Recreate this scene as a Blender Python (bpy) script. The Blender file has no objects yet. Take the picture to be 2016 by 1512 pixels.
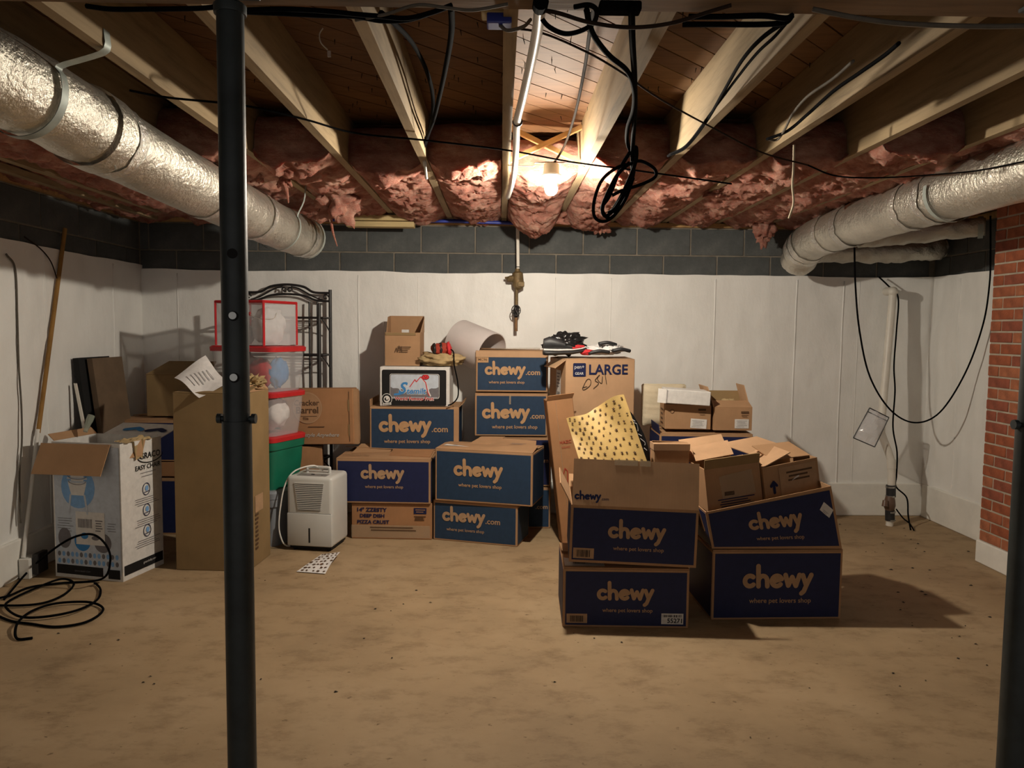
import bpy, bmesh, math, random
from math import sin, cos, pi, radians, atan2, sqrt
from mathutils import Vector, Matrix, Euler, noise

random.seed(7)
scene = bpy.context.scene
COL = scene.collection

# ------------------------------------------------------------------ camera
F, PITCH, YAW, ROLL, CH = 1500.0, 4.1, 0.9, 0.55, 1.41
def cam_basis():
    p, y, r = radians(PITCH), radians(YAW), radians(ROLL)
    fw = Vector((sin(y)*cos(p), cos(y)*cos(p), -sin(p)))
    rt = Vector((cos(y), -sin(y), 0)); up = rt.cross(fw)
    return fw, rt*cos(r)+up*sin(r), up*cos(r)-rt*sin(r)
FW, RT, UP = cam_basis()
cd = bpy.data.cameras.new('camera'); cam = bpy.data.objects.new('camera', cd); COL.objects.link(cam)
cd.sensor_fit = 'HORIZONTAL'; cd.sensor_width = 36.0; cd.lens = 36.0*F/2016.0
cd.clip_start = 0.02; cd.clip_end = 60
cm = Matrix((RT, UP, -FW)).transposed().to_4x4(); cm.translation = (0, 0, CH)
cam.matrix_world = cm
scene.camera = cam

# ------------------------------------------------------------------ world, exposure
wd = bpy.data.worlds.new('world'); scene.world = wd; wd.use_nodes = True
wd.node_tree.nodes['Background'].inputs[0].default_value = (1.0, 0.95, 0.90, 1)
wd.node_tree.nodes['Background'].inputs[1].default_value = 0.42
vs = scene.view_settings
vs.view_transform = 'Standard'; vs.look = 'None'; vs.gamma = 1.0; vs.use_curve_mapping = False
vs.exposure = 0.0
BULB_STRENGTH = 3600.0
BULB = Vector((0.244, 3.822, 2.105))

# ------------------------------------------------------------------ helpers
def ray(px, py):
    return FW + RT*((px-1008.0)/F) - UP*((py-756.0)/F)
C0 = Vector((0, 0, CH))
def atY(px, py, Y): r = ray(px, py); return C0 + r*(Y/r.y)
def atX(px, py, X): r = ray(px, py); return C0 + r*(X/r.x)
def atZ(px, py, Z): r = ray(px, py); return C0 + r*((Z-CH)/r.z)

MATRIX = {}     # matrices of the things
WARP = {}       # local deformations of slumped things

class MB:
    def __init__(s): s.v = []; s.f = []
    def add(s, vs_, fs, M=None):
        o = len(s.v)
        s.v += [(M @ Vector(p)) if M is not None else Vector(p) for p in vs_]
        s.f += [tuple(i+o for i in f) for f in fs]
        return s
    def box(s, x0, x1, y0, y1, z0, z1, M=None):
        v = [(x0,y0,z0),(x1,y0,z0),(x1,y1,z0),(x0,y1,z0),(x0,y0,z1),(x1,y0,z1),(x1,y1,z1),(x0,y1,z1)]
        return s.add(v, [(3,2,1,0),(4,5,6,7),(0,1,5,4),(1,2,6,5),(2,3,7,6),(3,0,4,7)], M)
    def rbox(s, x0, x1, y0, y1, z0, z1, r=0.005, seg=2, M=None):
        bm = bmesh.new()
        t = MB().box(x0,x1,y0,y1,z0,z1)
        vv = [bm.verts.new(p) for p in t.v]
        for f in t.f: bm.faces.new([vv[i] for i in f])
        bmesh.ops.bevel(bm, geom=bm.edges[:], offset=r, segments=seg, affect='EDGES', profile=0.5)
        bm.verts.index_update()
        s.add([v.co.copy() for v in bm.verts], [tuple(v.index for v in f.verts) for f in bm.faces], M)
        bm.free(); return s
    def slab(s, a, b, c, d, t, M=None):
        a, b, c, d = map(Vector, (a, b, c, d))
        n = (b-a).cross(d-a)
        n = n.normalized()*t/2 if n.length > 1e-9 else Vector((0,0,t/2))
        v = [a-n,b-n,c-n,d-n,a+n,b+n,c+n,d+n]
        return s.add(v, [(3,2,1,0),(4,5,6,7),(0,1,5,4),(1,2,6,5),(2,3,7,6),(3,0,4,7)], M)
    def tube(s, pts, r, n=8, cap=True, M=None):
        pts = [Vector(p) for p in pts]; N = len(pts)
        rr = r if isinstance(r, (list, tuple)) else [r]*N
        V = []; Fc = []
        t0 = (pts[1]-pts[0]).normalized()
        up = Vector((0,0,1)) if abs(t0.z) < .9 else Vector((1,0,0))
        u = t0.cross(up).normalized()
        for i, p in enumerate(pts):
            t = (pts[min(i+1,N-1)]-pts[max(i-1,0)])
            t = t.normalized() if t.length > 1e-9 else t0
            u = (u - t*u.dot(t)); u = u.normalized() if u.length > 1e-6 else t.orthogonal().normalized()
            w = t.cross(u)
            for k in range(n):
                a = 2*pi*k/n
                V.append(p + (u*cos(a)+w*sin(a))*rr[i])
        for i in range(N-1):
            for k in range(n):
                a = i*n+k; b = i*n+(k+1) % n
                Fc.append((a, b, b+n, a+n))
        if cap:
            Fc.append(tuple(reversed(range(n)))); Fc.append(tuple((N-1)*n+k for k in range(n)))
        return s.add(V, Fc, M)
    def lathe(s, prof, n=20, M=None):
        V = []; Fc = []; N = len(prof)
        for (r, z) in prof:
            for k in range(n):
                a = 2*pi*k/n; V.append((r*cos(a), r*sin(a), z))
        for i in range(N-1):
            for k in range(n):
                a = i*n+k; b = i*n+(k+1) % n
                Fc.append((a, b, b+n, a+n))
        Fc.append(tuple(reversed(range(n)))); Fc.append(tuple((N-1)*n+k for k in range(n)))
        return s.add(V, Fc, M)
    def grid(s, fn, nu, nv, M=None):
        V = [fn(i/nu, j/nv) for j in range(nv+1) for i in range(nu+1)]
        Fc = [(j*(nu+1)+i, j*(nu+1)+i+1, (j+1)*(nu+1)+i+1, (j+1)*(nu+1)+i) for j in range(nv) for i in range(nu)]
        return s.add(V, Fc, M)
    def blob(s, c, rx, ry, rz, amp=0.3, freq=3.0, n=14, seed=0.0, M=None):
        V = []; Fc = []
        m = n*2
        for j in range(n+1):
            th = pi*j/n
            for i in range(m):
                ph = 2*pi*i/m
                d = Vector((sin(th)*cos(ph), sin(th)*sin(ph), cos(th)))
                q = d*freq + Vector((seed, seed*1.7, -seed))
                k = 1 + amp*(noise.fractal(q, 0.9, 2.1, 4))
                V.append(Vector(c)+Vector((d.x*rx*k, d.y*ry*k, d.z*rz*k)))
        for j in range(n):
            for i in range(m):
                a = j*m+i; b = j*m+(i+1) % m
                Fc.append((a, a+m, b+m, b))
        return s.add(V, Fc, M)
    def build(s, name, mat, parent=None, world=False, smooth=False, auto=None):
        v = s.v
        if parent is not None:
            if world:
                Mi = MATRIX[parent.name].inverted(); v = [Mi @ p for p in v]
            elif parent.name in WARP:
                w = WARP[parent.name]; v = [w(p) for p in v]
            loc = Vector((0,0,0))
        else:
            xs = [p.x for p in v]; ys = [p.y for p in v]; zs = [p.z for p in v]
            loc = Vector(((min(xs)+max(xs))/2, (min(ys)+max(ys))/2, min(zs)))
            v = [p-loc for p in v]
        me = bpy.data.meshes.new(name); me.from_pydata([tuple(p) for p in v], [], s.f)
        me.materials.append(mat)
        if smooth or auto:
            me.polygons.foreach_set('use_smooth', [True]*len(me.polygons))
            if auto: me.set_sharp_from_angle(angle=radians(auto))
        me.update()
        o = bpy.data.objects.new(name, me); COL.objects.link(o); o.location = loc
        MATRIX[o.name] = Matrix.Translation(loc)
        if parent is not None:
            o.parent = parent
            MATRIX[o.name] = MATRIX[parent.name].copy()
            if parent.name in WARP: WARP[o.name] = WARP[parent.name]
        return o

def tag(o, label, cat, group=None, kind=None):
    o['label'] = label; o['category'] = cat
    if group: o['group'] = group
    if kind: o['kind'] = kind
    return o
def thing(name, label, cat, loc=(0,0,0), rotz=0.0, group=None, kind=None, rot=None):
    o = bpy.data.objects.new(name, None); COL.objects.link(o)
    o.empty_display_size = 0.05
    e = Euler(rot if rot else (0, 0, rotz), 'XYZ')
    o.location = loc; o.rotation_euler = e
    MATRIX[o.name] = Matrix.Translation(Vector(loc)) @ e.to_matrix().to_4x4()
    return tag(o, label, cat, group, kind)

def spline(pts, n=8):
    pts = [Vector(p) for p in pts]
    P = [pts[0]*2-pts[1]]+pts+[pts[-1]*2-pts[-2]]
    out = []
    for i in range(1, len(P)-2):
        a, b, c, d = P[i-1], P[i], P[i+1], P[i+2]
        for k in range(n):
            t = k/n
            out.append(0.5*((2*b)+(c-a)*t+(2*a-5*b+4*c-d)*t*t+(3*b-a-3*c+d)*t**3))
    out.append(pts[-1]); return out

# ------------------------------------------------------------------ materials
MATS = {}
def nm(name):
    m = bpy.data.materials.new(name); m.use_nodes = True
    nt = m.node_tree; b = nt.nodes['Principled BSDF']
    MATS[name] = m
    return m, nt, b
def ramp(nt, fac, stops):
    r = nt.nodes.new('ShaderNodeValToRGB'); e = r.color_ramp.elements
    while len(e) < len(stops): e.new(0.5)
    for i, (p, c) in enumerate(stops):
        e[i].position = p; e[i].color = (*c, 1)
    nt.links.new(fac, r.inputs[0]); return r.outputs[0]
def tex(nt, kind, scale, mapscale=(1,1,1), rot=(0,0,0), detail=4, rough=.6, coord='Object'):
    tc = nt.nodes.new('ShaderNodeTexCoord'); mp = nt.nodes.new('ShaderNodeMapping')
    mp.inputs['Scale'].default_value = mapscale; mp.inputs['Rotation'].default_value = rot
    nt.links.new(tc.outputs[coord], mp.inputs[0])
    t = nt.nodes.new(kind)
    t.inputs['Scale'].default_value = scale
    if kind == 'ShaderNodeTexNoise':
        t.inputs['Detail'].default_value = detail; t.inputs['Roughness'].default_value = rough
    nt.links.new(mp.outputs[0], t.inputs['Vector']); return t
def bump(nt, b, h, strength, dist=0.01):
    n = nt.nodes.new('ShaderNodeBump'); n.inputs['Strength'].default_value = strength
    n.inputs['Distance'].default_value = dist
    nt.links.new(h, n.inputs['Height']); nt.links.new(n.outputs[0], b.inputs['Normal'])
def mul(c, k): return tuple(max(0, min(1, x*k)) for x in c)
def simple(name, col, rough=.6, var=.15, scale=8, metal=0, bs=0, bscale=60, spec=None, mapscale=(1,1,1)):
    m, nt, b = nm(name)
    t = tex(nt, 'ShaderNodeTexNoise', scale, mapscale)
    nt.links.new(ramp(nt, t.outputs['Fac'], [(.3, mul(col, 1-var)), (.7, mul(col, 1+var))]), b.inputs['Base Color'])
    b.inputs['Roughness'].default_value = rough; b.inputs['Metallic'].default_value = metal
    if spec is not None: b.inputs['Specular IOR Level'].default_value = spec
    if bs:
        t2 = tex(nt, 'ShaderNodeTexNoise', bscale, mapscale)
        bump(nt, b, t2.outputs['Fac'], bs, .005)
    return m
def wood(name, col, axis=(1,14,14), rot=(0,0,0), scale=3.0, knots=True):
    m, nt, b = nm(name)
    t = tex(nt, 'ShaderNodeTexNoise', scale, axis, rot, 6, .65)
    c = ramp(nt, t.outputs['Fac'], [(.25, mul(col,.62)), (.5, col), (.75, mul(col,1.2))])
    t2 = tex(nt, 'ShaderNodeTexNoise', 1.3, (1,1,1), rot, 2)
    mx = nt.nodes.new('ShaderNodeMix'); mx.data_type = 'RGBA'; mx.blend_type = 'MULTIPLY'; mx.inputs[0].default_value = .6
    nt.links.new(c, mx.inputs[6]); nt.links.new(ramp(nt, t2.outputs['Fac'], [(.3,(.6,.58,.55)),(.6,(1,1,1))]), mx.inputs[7])
    nt.links.new(mx.outputs[2], b.inputs['Base Color'])
    b.inputs['Roughness'].default_value = .75; b.inputs['Specular IOR Level'].default_value = .25
    bump(nt, b, t.outputs['Fac'], .15, .004)
    return m
def cardboard(name, col):
    m, nt, b = nm(name)
    t = tex(nt, 'ShaderNodeTexNoise', 4, (1,1,1), detail=6)
    c = ramp(nt, t.outputs['Fac'], [(.3, mul(col,.84)), (.7, mul(col,1.1))])
    nt.links.new(c, b.inputs['Base Color'])
    b.inputs['Roughness'].default_value = .82; b.inputs['Specular IOR Level'].default_value = .2
    w = tex(nt, 'ShaderNodeTexWave', 55, (1,.2,.02)); w.inputs['Distortion'].default_value = .6
    bump(nt, b, w.outputs['Fac'], .10, .002)
    return m
def flat(name, col, rough=.7, spec=.2):
    m, nt, b = nm(name)
    t = tex(nt, 'ShaderNodeTexNoise', 30)
    nt.links.new(ramp(nt, t.outputs['Fac'], [(.3, mul(col,.9)), (.7, mul(col,1.08))]), b.inputs['Base Color'])
    b.inputs['Roughness'].default_value = rough; b.inputs['Specular IOR Level'].default_value = spec
    return m

def mat_floor():
    m, nt, b = nm('concrete_floor')
    t = tex(nt, 'ShaderNodeTexNoise', 1.1, (1,1,1), detail=9, rough=.62)
    t2 = tex(nt, 'ShaderNodeTexNoise', 5.0, (1,1.6,1), detail=8, rough=.7)
    t3 = tex(nt, 'ShaderNodeTexNoise', 24, (1,1.5,1), detail=4, rough=.6)
    c = ramp(nt, t.outputs['Fac'], [(.28,(.275,.190,.108)), (.5,(.375,.262,.148)), (.72,(.45,.325,.195))])
    def m2(a, fac, colr, mode='MULTIPLY'):
        mx = nt.nodes.new('ShaderNodeMix'); mx.data_type = 'RGBA'; mx.blend_type = mode; mx.inputs[0].default_value = fac
        nt.links.new(a, mx.inputs[6]); nt.links.new(colr, mx.inputs[7]); return mx.outputs[2]
    c = m2(c, .75, ramp(nt, t2.outputs['Fac'], [(.30,(.52,.48,.44)), (.5,(.95,.95,.95)), (.7,(1.0,1.0,1.0))]))
    c = m2(c, .8, ramp(nt, t3.outputs['Fac'], [(.27,(.30,.25,.2)), (.35,(1,1,1))]))
    nt.links.new(c, b.inputs['Base Color'])
    b.inputs['Roughness'].default_value = .72; b.inputs['Specular IOR Level'].default_value = .25
    bump(nt, b, t2.outputs['Fac'], .12, .01)
    return m
def mat_lining():
    m, nt, b = nm('white_sheet_lining')
    t = tex(nt, 'ShaderNodeTexNoise', 3, (1,1,1), detail=5)
    nt.links.new(ramp(nt, t.outputs['Fac'], [(.3,(.80,.79,.755)),(.7,(.87,.86,.825))]), b.inputs['Base Color'])
    b.inputs['Roughness'].default_value = .45; b.inputs['Specular IOR Level'].default_value = .35
    t2 = tex(nt, 'ShaderNodeTexNoise', 7, (1,1,.45), detail=5, rough=.55)
    w = tex(nt, 'ShaderNodeTexNoise', 160, (1,1,1), detail=2)
    a = nt.nodes.new('ShaderNodeMath'); a.operation = 'MULTIPLY_ADD'; a.inputs[1].default_value = .06
    nt.links.new(w.outputs['Fac'], a.inputs[0]); nt.links.new(t2.outputs['Fac'], a.inputs[2])
    bump(nt, b, a.outputs[0], .3, .03)
    return m
def mat_block():
    m, nt, b = nm('dark_block')
    t = tex(nt, 'ShaderNodeTexNoise', 2.2, (1,1,1), detail=8, rough=.7)
    t2 = tex(nt, 'ShaderNodeTexNoise', 90, (1,1,1), detail=3)
    c = ramp(nt, t.outputs['Fac'], [(.3,(.05,.055,.055)), (.55,(.095,.10,.098)), (.70,(.15,.15,.14)), (.8,(.27,.27,.25))])
    nt.links.new(c, b.inputs['Base Color']); b.inputs['Roughness'].default_value = .9
    b.inputs['Specular IOR Level'].default_value = .2
    bump(nt, b, t2.outputs['Fac'], .5, .004); return m
def mat_insul():
    m, nt, b = nm('pink_fibreglass')
    t = tex(nt, 'ShaderNodeTexNoise', 6, (1,1,2.2), detail=8, rough=.7)
    c = ramp(nt, t.outputs['Fac'], [(.3,(.20,.07,.052)), (.5,(.35,.165,.125)), (.72,(.54,.33,.25))])
    nt.links.new(c, b.inputs['Base Color'])
    b.inputs['Roughness'].default_value = 1.0; b.inputs['Specular IOR Level'].default_value = 0
    b.inputs['Subsurface Weight'].default_value = .35
    b.inputs['Subsurface Radius'].default_value = (.05,.012,.008); b.inputs['Subsurface Scale'].default_value = 1.0
    t2 = tex(nt, 'ShaderNodeTexNoise', 35, (1,1,2), detail=6, rough=.75)
    bump(nt, b, t2.outputs['Fac'], .8, .02); return m
def mat_foil(name, col, rough, bs):
    m, nt, b = nm(name)
    t = tex(nt, 'ShaderNodeTexNoise', 4, (1,1,1), detail=5)
    nt.links.new(ramp(nt, t.outputs['Fac'], [(.3, mul(col,.75)), (.7, mul(col,1.1))]), b.inputs['Base Color'])
    b.inputs['Metallic'].default_value = .85; b.inputs['Roughness'].default_value = rough
    t2 = tex(nt, 'ShaderNodeTexNoise', 48, (1,1,1), detail=5, rough=.65)
    t3 = tex(nt, 'ShaderNodeTexNoise', 7, (1,1,1), detail=4)
    a = nt.nodes.new('ShaderNodeMath'); a.operation = 'MULTIPLY_ADD'; a.inputs[1].default_value = .5
    nt.links.new(t2.outputs['Fac'], a.inputs[0]); nt.links.new(t3.outputs['Fac'], a.inputs[2])
    bump(nt, b, a.outputs[0], bs, .02); return m
def mat_clear(name, col, alpha, rough=.2):
    m, nt, b = nm(name)
    t = tex(nt, 'ShaderNodeTexNoise', 10)
    nt.links.new(ramp(nt, t.outputs['Fac'], [(.3, mul(col,.92)), (.7, col)]), b.inputs['Base Color'])
    b.inputs['Alpha'].default_value = alpha; b.inputs['Roughness'].default_value = rough
    return m
def mat_emit(name, col, s):
    m, nt, b = nm(name)
    b.inputs['Base Color'].default_value = (.9,.88,.82,1)
    b.inputs['Emission Color'].default_value = (*col, 1); b.inputs['Emission Strength'].default_value = s
    return m

FLOOR = mat_floor(); LINING = mat_lining(); BLOCK = mat_block(); INSUL = mat_insul()
MORTAR = simple('mortar', (.19,.165,.13), .95, .25, 12, bs=.3)
MORTARW = simple('brick_mortar', (.42,.36,.28), .95, .2, 12, bs=.3)
BRICKS = [simple('brick_clay_'+'abcd'[i], c, .88, .3, 14, bs=.5, bscale=90) for i, c in enumerate([(.33,.10,.045),(.38,.13,.06),(.27,.075,.04),(.31,.085,.035)])]
WHITEPAINT = simple('white_paint', (.80,.78,.72), .7, .08, 5, bs=.2, bscale=30)
JOIST = wood('joist_pine', (.33,.24,.135), (12,1,12))
PLANK = [wood('subfloor_pine_'+'abc'[i], c, (1,12,12), (0,0,radians(-45))) for i, c in enumerate([(.18,.09,.038),(.145,.07,.03),(.205,.108,.047)])]
GIRDER = wood('girder_wood', (.20,.12,.06), (1,12,12))
BRACE = wood('brace_wood', (.50,.29,.12), (2,12,2))
LUMBER = wood('offcut_lumber', (.52,.40,.20), (1,12,12))
NAVY = flat('navy_print', (.012,.017,.066), .6, .3)
TEAL = flat('blue_print', (.017,.040,.082), .6, .3)
KRAFT = cardboard('kraft_cardboard', (.40,.235,.125))
KRAFT2 = cardboard('pale_cardboard', (.47,.29,.165))
KRAFT3 = cardboard('dull_cardboard', (.27,.18,.085))
KRAFT4 = cardboard('red_brown_cardboard', (.37,.19,.09))
LOGO = flat('kraft_lettering', (.46,.275,.14))
LOGOD = flat('kraft_lettering_dull', (.41,.26,.15))
INK = flat('dark_blue_ink', (.012,.016,.06))
BLACKINK = flat('black_ink', (.014,.013,.013))
GREYINK = flat('grey_ink', (.16,.15,.16))
BROWNINK = flat('brown_ink', (.10,.055,.03))
REDINK = flat('red_ink', (.34,.05,.03))
REDBRIGHT = flat('bright_red_print', (.55,.035,.04))
WHITE = flat('white_card', (.68,.66,.63))
PAPER = flat('white_paper', (.78,.75,.73))
LABELW = flat('white_label', (.66,.64,.61))
TAPE = mat_clear('packing_tape', (.55,.42,.28), .45, .15)
GREYTXT = flat('pale_grey_lettering', (.45,.42,.38))
SKYPRINT = flat('pale_blue_print', (.50,.55,.62))
BLUEPRINT = flat('bright_blue_print', (.05,.22,.50))
LIGHTBLUE = flat('light_blue_print', (.20,.38,.66))
STEELDARK = simple('painted_steel_post', (.030,.038,.040), .45, .35, 9, bs=.1, bscale=40, spec=.4)
STEELB = simple('bare_steel', (.45,.45,.43), .35, .15, 9, metal=.9)
GALV = simple('galvanised_strap', (.36,.40,.37), .55, .2, 14, metal=.3)
FOIL = mat_foil('foil_wrap', (.74,.70,.61), .30, .75)
FOILD = mat_foil('dull_foil_wrap', (.56,.53,.46), .42, .8)
FOILT = mat_foil('foil_tape', (.85,.82,.75), .18, 1.0)
RUBBER = simple('black_cable', (.004,.004,.0045), .9, .2, 20, spec=.02)
CABLEGREY = simple('grey_cable', (.13,.115,.095), .8, .2, 20, spec=.05)
CABLEBROWN = simple('brown_cable', (.03,.02,.014), .85, .2, 20, spec=.04)
CABLEWHITE = simple('white_plastic_pipe', (.74,.72,.67), .35, .06, 10)
PVC = simple('pvc_pipe', (.72,.68,.60), .4, .10, 6)
BLUEPIPE = simple('blue_pipe', (.03,.05,.32), .4, .15, 10)
COPPER = simple('copper_pipe', (.24,.13,.06), .45, .35, 25, metal=.6)
BRASS = simple('tarnished_brass', (.17,.115,.05), .6, .35, 25, metal=.35)
CERAMIC = simple('ceramic_socket', (.62,.58,.50), .4, .08, 10)
BULBM = mat_emit('bulb_glass_lit', (1.0,.90,.75), BULB_STRENGTH)
BULBN = mat_emit('bulb_neck_lit', (1.0,.90,.75), BULB_STRENGTH*.06)
RED = simple('red_plastic', (.50,.018,.022), .4, .1, 8)
GREEN = simple('green_plastic', (.008,.15,.085), .45, .15, 8)
GREYTOTE = simple('grey_plastic', (.25,.27,.30), .5, .1, 8)
CLEAR = mat_clear('frosted_plastic', (.74,.74,.76), .30, .25)
BAGCLEAR = mat_clear('clear_bag_plastic', (.80,.80,.84), .32, .08)
IRON = simple('black_iron', (.014,.012,.012), .5, .3, 20)
APPL = simple('appliance_plastic', (.58,.58,.55), .38, .05, 5)
APPLG = simple('appliance_grey_panel', (.20,.19,.18), .5, .15, 30)
DARK = simple('dark_void', (.006,.006,.006), .9, .2, 8)
GOLD = simple('gold_paper', (.62,.42,.15), .45, .25, 4, metal=.0)
BLACKPAPER = simple('black_gift_paper', (.016,.015,.015), .5, .3, 10)
BLACKPLASTIC = simple('black_bag_plastic', (.012,.012,.013), .22, .3, 10, bs=.3, bscale=30)
CREAM = simple('cream_cushion_cloth', (.58,.50,.36), .9, .12, 6, bs=.4, bscale=50)
PAPERBROWN = simple('brown_kraft_paper', (.38,.27,.13), .8, .2, 8, bs=.3, bscale=25)
DRUMPAPER = simple('pinkish_white_roll', (.60,.54,.52), .8, .05, 5)
POLEWOOD = wood('varnished_stick', (.34,.18,.05), (8,8,1))
BOARD = simple('dark_board', (.13,.085,.05), .8, .2, 6)
DIRT = simple('dark_dirt', (.035,.026,.018), .95, .4, 20)
BROWNVALVE = simple('brown_valve_plastic', (.13,.075,.05), .4, .2, 10)
SHOEWHITE = simple('shoe_white', (.68,.66,.64), .5, .06, 10)
SHOEBLACK = simple('shoe_black', (.02,.02,.022), .5, .3, 15)

# ------------------------------------------------------------------ room shell
XL, XR, YB = -2.70, 3.29, 5.79
YF = -1.6           # the basement goes on behind the camera
TOP = 2.185         # top of the block walls
JB, JT = 2.22, 2.455
mb = MB(); mb.grid(lambda u, v: Vector((XL-.1+u*(XR-XL+.2), YF+v*(YB-YF+.1), 0)), 40, 60)
tag(mb.build('floor', FLOOR), 'stained tan concrete basement floor', 'floor', kind='structure')

def wall(name, label, box):
    o = MB().box(*box).build(name, MORTAR)
    return tag(o, label, 'wall', kind='structure')
wb = wall('wall_back', 'back block wall, dark blocks above a white sheet lining', (XL-.2, XR+.2, YB+.006, YB+.2, 0, TOP))
wl = wall('wall_left', 'left block wall, dark blocks above a white sheet lining', (XL-.2, XL-.006, YF, YB+.006, 0, TOP))
wr = wall('wall_right', 'right block wall behind the brick pier', (XR+.006, XR+.2, YF, YB+.006, 0, TOP))

def block_mesh(L, Hh, T=.03):
    mb = MB().rbox(-L/2, L/2, -T, 0, -Hh/2, Hh/2, .004, 1)
    me = bpy.data.meshes.new('block'); me.from_pydata([tuple(p) for p in mb.v], [], mb.f); me.materials.append(BLOCK)
    return me
BLK = {}
def put_block(parent, along, L, zc, Hh, axis):
    k = (round(L,3), round(Hh,3))
    if k not in BLK: BLK[k] = block_mesh(*k)
    o = bpy.data.objects.new('block', BLK[k]); COL.objects.link(o)
    if axis == 'back': M = Matrix.Translation((along, YB, zc)) @ Matrix.Translation((0,.03,0))
    if axis == 'left': M = Matrix.Translation((XL-.03, along, zc)) @ Matrix.Rotation(radians(90), 4, 'Z')
    if axis == 'right': M = Matrix.Translation((XR+.03, along, zc)) @ Matrix.Rotation(radians(-90), 4, 'Z')
    o.parent = parent; M = MATRIX[parent.name].inverted() @ M
    o.location = M.to_translation(); o.rotation_euler = M.to_euler()
    return o
BL, BH = .4064, .2032
JZ = 1.977
for row in range(2):
    zc = JZ + BH/2 if row == 0 else JZ - BH/2
    off = .008 if row == 1 else .008+BL/2
    k0 = -8
    for k in range(k0, 10):
        a, b = off+k*BL+.005, off+(k+1)*BL-.005
        a, b = max(a, XL+.004), min(b, XR-.004)
        if b-a > .05: put_block(wb, (a+b)/2, b-a, zc, BH-.010, 'back')
    for nm_, par in (('left', wl), ('right', wr)):
        y = YB-.004-(BL/2 if row else 0)
        if row: put_block(par, YB-.004-BL/4, BL/2-.01, zc, BH-.010, nm_)
        while y > 2.4:
            put_block(par, y-BL/2, BL-.010, zc, BH-.010, nm_); y -= BL

# white sheet lining
def lining(parent, axis, seed):
    mb = MB()
    if axis == 'back': a0, a1 = XL, XR
    elif axis == 'left': a0, a1 = 2.2, YB
    else: a0, a1 = 2.4, YB
    nu, nv = int((a1-a0)/.025), 60
    def fn(u, v):
        a = a0+(a1-a0)*u
        ztop = 1.832 + .012*noise.noise(Vector((a*1.3, seed, 3))) + .006*noise.noise(Vector((a*5, seed, 9)))
        if axis == 'left': ztop += .035
        if axis == 'right': ztop -= .0
        z = .16+(ztop-.16)*v
        d = .012 + .010*noise.noise(Vector((a*2.2, seed+z*.7, 0))) + .006*noise.fractal(Vector((a*6, z*4, seed)), .8, 2, 3)
        if axis == 'right':
            d += .02*max(0, noise.noise(Vector((a*4.5, z*3.2, 5.5)))) + .015*abs(noise.noise(Vector((a*9, z*1.4, 2))))
        if axis == 'back': d += .010*max(0, a-1.8)*abs(noise.noise(Vector((a*5+z*1.5, z*1.2, 12))))
        d = max(d, .002)+.004
        if axis == 'back': return Vector((a, YB-d, z))
        if axis == 'left': return Vector((XL+d, a, z))
        return Vector((XR-d, a, z))
    mb.grid(fn, nu, nv)
    ob = mb.build('lining', LINING, parent, world=True, smooth=True)
    # vertical seams: thin welts on the sheet
    if axis == 'back': seams = [(-2.42,.9),(-1.98,.8),(-1.07,1),(-.88,.5),(-.62,.7),(.41,.8),(.83,1),(1.62,1.1),(2.24,1.2),(2.60,1.2),(2.72,.7)]
    elif axis == 'left': seams = [(5.35,1),(4.55,.8),(3.6,.9)]
    else: seams = [(5.4,1.0),(5.0,.8)]
    for (a, s) in seams:
        pts = []
        for i in range(25):
            z = .2+i/24*1.60
            u = (a-a0)/(a1-a0)
            p = fn(u, (z-.16)/1.67)
            w = .004*noise.noise(Vector((z*2, a, 1)))
            if axis == 'back': p = p+Vector((w, .002, 0))
            else: p = p+Vector((0, w, 0))
            pts.append(p)
        MB().tube(pts, .0062*s, 5).build('seam', LINING, ob, world=True, smooth=True)
    return ob
lining(wb, 'back', 1.0); lining(wl, 'left', 4.0); lining(wr, 'right', 8.0)
# painted footing curb
def curb(name, label, box):
    mb = MB().rbox(*box, .008, 2)
    return tag(mb.build(name, WHITEPAINT), label, 'baseboard', kind='structure')
curb('baseboard_back', 'white painted footing strip below the back wall lining', (XL+.012, XR-.012, YB-.034, YB+.004, 0, .255))
curb('baseboard_left', 'white painted footing strip below the left wall lining', (XL-.004, XL+.034, 2.2, YB-.036, 0, .22))
curb('baseboard_right', 'white painted footing strip below the right wall lining', (XR-.034, XR+.004, 2.4, YB-.036, 0, .255))

# brick pier
PX, PY0, PY1 = 2.975, 3.70, 4.60
pier = tag(MB().box(PX+.005, XR-.04, PY0+.005, PY1-.005, .135, 2.2).build('wall_pier', MORTARW), 'red brick pier on a white painted base in front of right wall', 'brick pier', kind='structure')
MB().rbox(PX-.012, XR-.038, PY0-.01, PY1+.01, 0, .138, .006, 1).build('pier_base', WHITEPAINT, pier, world=True)
bme = []
for i in range(4):
    m_ = MB().rbox(-.0985, .0985, -.09, 0, -.0285, .0285, .003, 1)
    me = bpy.data.meshes.new('brick'); me.from_pydata([tuple(p) for p in m_.v], [], m_.f); me.materials.append(BRICKS[i]); bme.append(me)
hme = []
for i in range(4):
    m_ = MB().rbox(-.046, .046, -.09, 0, -.0285, .0285, .003, 1)
    me = bpy.data.meshes.new('brick'); me.from_pydata([tuple(p) for p in m_.v], [], m_.f); me.materials.append(BRICKS[i]); hme.append(me)
rng = random.Random(3)
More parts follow.
